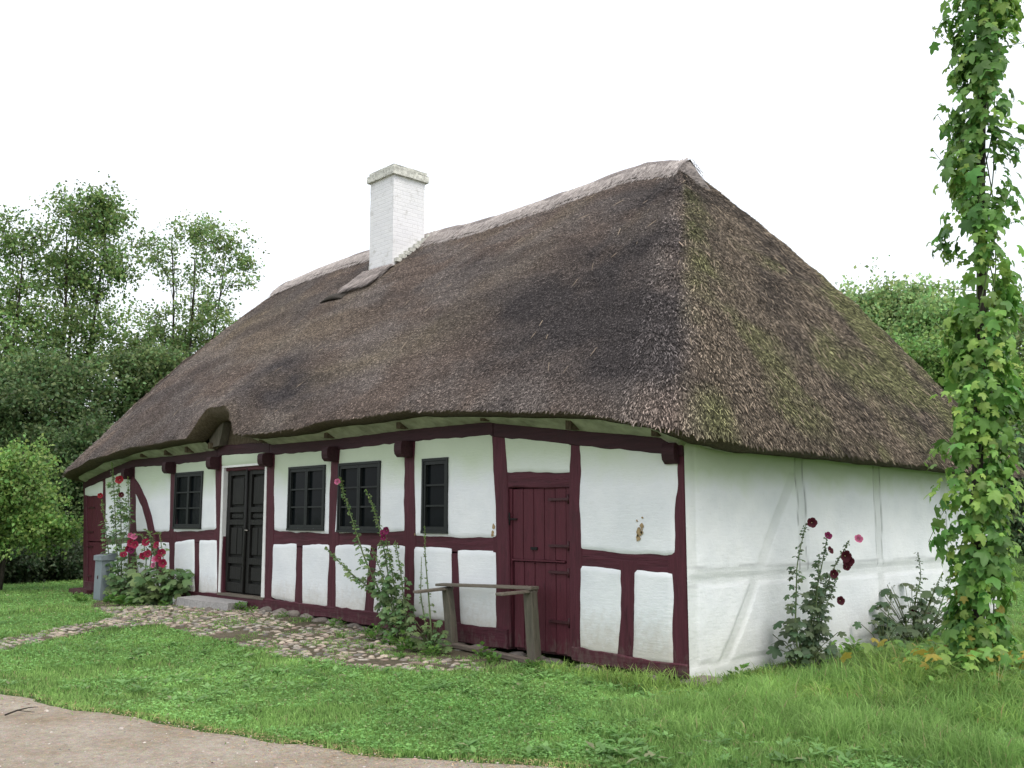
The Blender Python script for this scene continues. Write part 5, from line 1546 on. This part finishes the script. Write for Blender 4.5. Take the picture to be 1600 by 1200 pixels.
# ------------------------------------------------------------------ trees
def tree(loc, h, crown, label, cat="tree", name="tree", n_clump=60, per=230, clump_r=.8, leaf=.12, col=(.05, .09, .03), trunk_r=.16, stems=1, seed=1, dark=.5, group=None, low=.25):
    """crown: list of (dx, dy, z, rx, ry, rz, weight) ellipsoids relative to the foot"""
    rg = np.random.default_rng(seed)
    loc = (loc[0], loc[1], float(gz(loc[0], loc[1])))
    th_ = thing(name, loc, label, cat, group)
    W_ = np.array([c[6] for c in crown], float); W_ /= W_.sum()
    cl = []
    for i in range(n_clump):
        c = crown[rg.choice(len(crown), p=W_)]
        d = rg.normal(size=3); d /= np.linalg.norm(d)
        rr = rg.uniform(.25, 1)**.6
        cl.append(np.array([loc[0]+c[0]+d[0]*c[3]*rr, loc[1]+c[1]+d[1]*c[4]*rr, loc[2]+c[2]+d[2]*c[5]*rr]))
    cl = np.array(cl)
    tops = []
    tm = MB()
    for s_ in range(stems):
        a = 6.283*s_/max(1, stems)+seed; k_ = 0 if stems == 1 else .10*h*rg.uniform(.5, 1.2)
        top = np.array([loc[0]+math.cos(a)*k_, loc[1]+math.sin(a)*k_, loc[2]+h*rg.uniform(.86, .96)])
        ps = [np.array(loc)+(top-np.array(loc))*f+np.array([math.sin(f*5+seed+s_), math.cos(f*4+seed), 0])*.012*h*f for f in np.linspace(0, 1, 9)]
        tm.tube([tuple(p) for p in ps], list(np.linspace(trunk_r/(1 if stems == 1 else 1.5), .02, 9)), 8)
        tops.append(ps)
    tm.obj("trunk", M['bark'], th_)
    lb = MB()
    # each leafy clump hangs from the nearest one already joined to a stem, so boughs fork
    stem_pts = [(lerp_path(ps, f), lerp_path(ps, max(.05, f-.10))) for ps in tops for f in np.linspace(low*.6, .97, 14)]
    sp_ = np.array([q[0] for q in stem_pts])
    dist = np.array([np.linalg.norm(sp_-c, axis=1).min() for c in cl])
    order = np.argsort(dist); done = []
    for ii in order:
        c = cl[ii]
        k_ = int(np.argmin(np.linalg.norm(sp_-c, axis=1))); src = stem_pts[k_][1]; best = dist[ii]
        if done:
            dd = np.linalg.norm(cl[done]-c, axis=1)+np.where(cl[done][:, 2] > c[2]+.3, .8, 0)
            if dd.min() < best*.9: src = cl[done[int(np.argmin(dd))]]; best = dd.min()
        mid = (src+c)/2+np.array([0, 0, -.05*best])+rg.normal(0, .06*max(best, .3), 3)
        r_ = .008+.006*dist[ii]*.3+.006*best
        lb.tube([tuple(src), tuple(mid), tuple(c)], [r_*1.3, r_, .007], 5, False)
        for q in range(2):
            e = c+rg.normal(0, clump_r*.5, 3)
            lb.tube([tuple(mid*.3+c*.7), tuple(e)], [.008, .003], 4, False)
        done.append(ii)
    lb.obj("branches", M['bark'], th_)
    n_ = len(cl)*per
    ci = np.repeat(np.arange(len(cl)), per)
    cr = clump_r*rg.uniform(.55, 1.25, len(cl))
    off = rg.normal(size=(n_, 3))*np.array([1, 1, .62])*.5
    # leaves hang in little sprays inside each clump
    sp = rg.normal(size=(len(cl), 14, 3))*np.array([1, 1, .6])*.62
    off = np.where((rg.random(n_) < .8)[:, None], sp[ci, rg.integers(0, 14, n_)]+rg.normal(size=(n_, 3))*.17, off)
    P = cl[ci]+off*cr[ci][:, None]
    cc_ = np.array(col)*(rg.uniform(.65, 1.35, len(cl))[ci][:, None])*rg.uniform(.6, 1.45, (n_, 1))
    cc_[:, 0] *= rg.uniform(.8, 1.3, n_)
    d1 = rg.normal(size=(n_, 3)); d1[:, 2] -= .4
    d2 = rg.normal(size=(n_, 3))*.8; d2[:, 2] += 1
    link("crown", scatter_mesh("crown", LEAF_V*np.array([1, 1.35, 1]), LEAF_F, P, frames(d2, d1), leaf*rg.uniform(.6, 1.3, n_), cc_, M['leaf']), th_)
    return th_
def bg(px, D):
    """a spot D metres ahead, px in photograph columns -> ground position"""
    Fv = np.array([math.cos(AZ), math.sin(AZ)]); Rv = np.array([Fv[1], -Fv[0]])
    return CAM[:2]+Fv*D+Rv*(px-800)/1518*D
def zat(py, D): return 1.5+D*(812-py)/1503
def T(px, D, py_top, crown_px, label, **kw):
    """crown_px: (column, row, half width, half height, weight) read from the photograph, turned into metres at distance D"""
    b_ = bg(px, D); h = zat(py_top, D); k_ = D/1518
    Rv = np.array([math.sin(AZ), -math.cos(AZ)])
    cr = []
    for (cx_, cy_, wx_, hy_, wt) in crown_px:
        dl = (cx_-px)*k_
        cr.append((Rv[0]*dl, Rv[1]*dl, zat(cy_, D), wx_*k_, wx_*k_, hy_*k_, wt))
    return tree((b_[0], b_[1]), h, cr, label, **kw)
BGG = "trees behind the left end of the house"  # background crown colours are lightened and greyed to stand in for haze
T(100, 36, 298, [(115,345,55,45,3),(60,430,60,45,2.5),(140,430,52,50,3),(95,520,90,50,3),(160,560,50,60,2.5),(60,600,80,70,3),(120,330,35,30,1.5)], "tall open-crowned dark tree at the left, with several stems", n_clump=200, per=120, clump_r=.62, leaf=.13, col=(0.194,0.306,0.104), stems=3, seed=3, trunk_r=.2, group=BGG)
T(-20, 34, 335, [(10,370,45,40,1),(-20,450,60,60,2),(15,540,60,60,2),(-30,600,80,80,2)], "dark tree cut off by the left edge of the photo", n_clump=120, per=110, clump_r=.6, leaf=.125, col=(0.194,0.313,0.104), stems=2, seed=4, group=BGG)
T(285, 38, 352, [(230,400,40,35,1.6),(310,378,62,26,2.4),(350,430,40,40,1.6),(290,455,60,40,1.6),(270,520,75,45,3),(330,520,50,40,1.6),(240,570,70,40,3)], "slender thin-crowned tree rising above the left roof slope", n_clump=150, per=95, clump_r=.6, leaf=.125, col=(0.202,0.306,0.113), stems=4, seed=9, trunk_r=.15, group=BGG)
T(220, 33, 560, [(215,620,60,60,2),(180,700,80,70,2),(260,600,40,40,1)], "dark bushy tree low against the left roof slope", n_clump=90, per=300, clump_r=.8, leaf=.13, col=(0.124,0.194,0.070), stems=2, seed=12, group=BGG)
T(60, 31, 560, [(60,660,110,100,4),(100,760,120,80,3)], "broad dark leafy tree behind the bright bush", n_clump=150, per=300, clump_r=.85, leaf=.13, col=(0.119,0.193,0.073), stems=3, seed=14, group=BGG)
T(150, 29, 650, [(150,740,60,90,3),(110,820,90,60,3),(200,800,50,60,1)], "dark shrubby tree by the far left corner of the house", n_clump=110, per=280, clump_r=.7, leaf=.12, col=(0.092,0.157,0.057), stems=3, seed=15, group=BGG)
T(-30, 30, 600, [(-10,700,80,110,3),(0,820,90,60,2)], "dark leafy tree at the left edge, below the taller crowns", n_clump=90, per=280, clump_r=.8, leaf=.12, col=(0.099,0.166,0.063), stems=2, seed=16, group=BGG)
T(15, 21, 692, [(15,745,50,45,3),(30,790,65,40,3),(5,830,50,30,1.5),(85,828,40,17,1.2)], "bright green bush with arching branches at the left edge", cat="bush", name="bush", n_clump=95, per=250, clump_r=.42, leaf=.085, col=(.205,.345,.095), stems=4, seed=21, trunk_r=.07)
for i_, (px, D, top, w_, lb) in enumerate([(20, 24, 850, 60, "low dark shrub under the bright bush"), (95, 25, 835, 50, "low dark shrub between the bright bush and the house"), (140, 27, 820, 45, "low dark shrub touching the far left door side")]):
    T(px, D, top, [(px, 876, w_, 30, 1)], lb, cat="bush", name="bush", n_clump=60, per=200, clump_r=.4, leaf=.09, col=(0.055,0.088,0.042), stems=3, seed=30+i_, trunk_r=.04)
# far wood seen at the right over the roof slope, haze mixed into its crown colours
T(1390, 48, 460, [(1370,510,50,45,2),(1420,500,45,35,2),(1460,520,40,40,2),(1390,580,90,60,3)], "grey-green tree rising behind the right roof slope", n_clump=130, per=300, clump_r=1.2, leaf=.20, col=(0.264,0.391,0.159), stems=2, seed=41)
T(1480, 44, 480, [(1490,530,50,45,2),(1530,560,60,50,2),(1500,640,80,60,2)], "grey-green tree just left of the hop pole, farther back", n_clump=100, per=300, clump_r=1.1, leaf=.19, col=(0.240,0.391,0.140), stems=2, seed=42)
T(1450, 34, 545, [(1440,600,45,45,2),(1480,590,50,50,2),(1450,680,80,70,3)], "light green tree behind the hop pole above the roof slope", n_clump=110, per=300, clump_r=.8, leaf=.14, col=(0.189,0.332,0.093), stems=2, seed=43)
T(1600, 30, 560, [(1590,640,45,60,2),(1620,720,70,100,3)], "green tree at the right edge of the photo", n_clump=110, per=300, clump_r=.8, leaf=.13, col=(0.224,0.365,0.092), stems=2, seed=44)
T(1680, 34, 420, [(1690,560,90,120,3)], "large tree just beyond the right edge of the photo", n_clump=90, per=260, clump_r=1.0, leaf=.16, col=(0.221,0.315,0.129), stems=2, seed=47)
T(1600, 24, 700, [(1600,770,50,80,3),(1580,820,40,40,1)], "dark shrub beyond the far corner of the house, above the grass", cat="bush", name="bush", n_clump=90, per=240, clump_r=.5, leaf=.10, col=(0.115,0.172,0.087), stems=3, seed=45)
T(1540, 27, 660, [(1530,740,60,80,3)], "dark bushy tree hidden behind the hop pole", n_clump=80, per=240, clump_r=.6, leaf=.11, col=(0.176,0.313,0.093), stems=3, seed=46)
tag(link("far_wood", (lambda n_, rg: scatter_mesh("far_wood", LEAF_V*np.array([1, 1.4, 1]), LEAF_F,
    (lambda a, r_, z_: np.stack([CAM[0]+r_*np.cos(a), CAM[1]+r_*np.sin(a), z_], 1))(a_ := rg.uniform(AZ-.95, AZ+.95, n_), rg.uniform(52, 60, n_), rg.uniform(0, 1, n_)*(3.6+2.2*fnoise(a_*14, 3, 0, 3))), frames(rdir(n_)+np.array([0, 0, .8]), rdir(n_)), rg.uniform(.25, .5, n_),
    np.array([.09, .155, .07])*rg.uniform(.5, 1.4, (n_, 1)), M['leaf']))(60000, np.random.default_rng(5))), "continuous dark wood closing the view behind the house", "wood", kind="stuff")
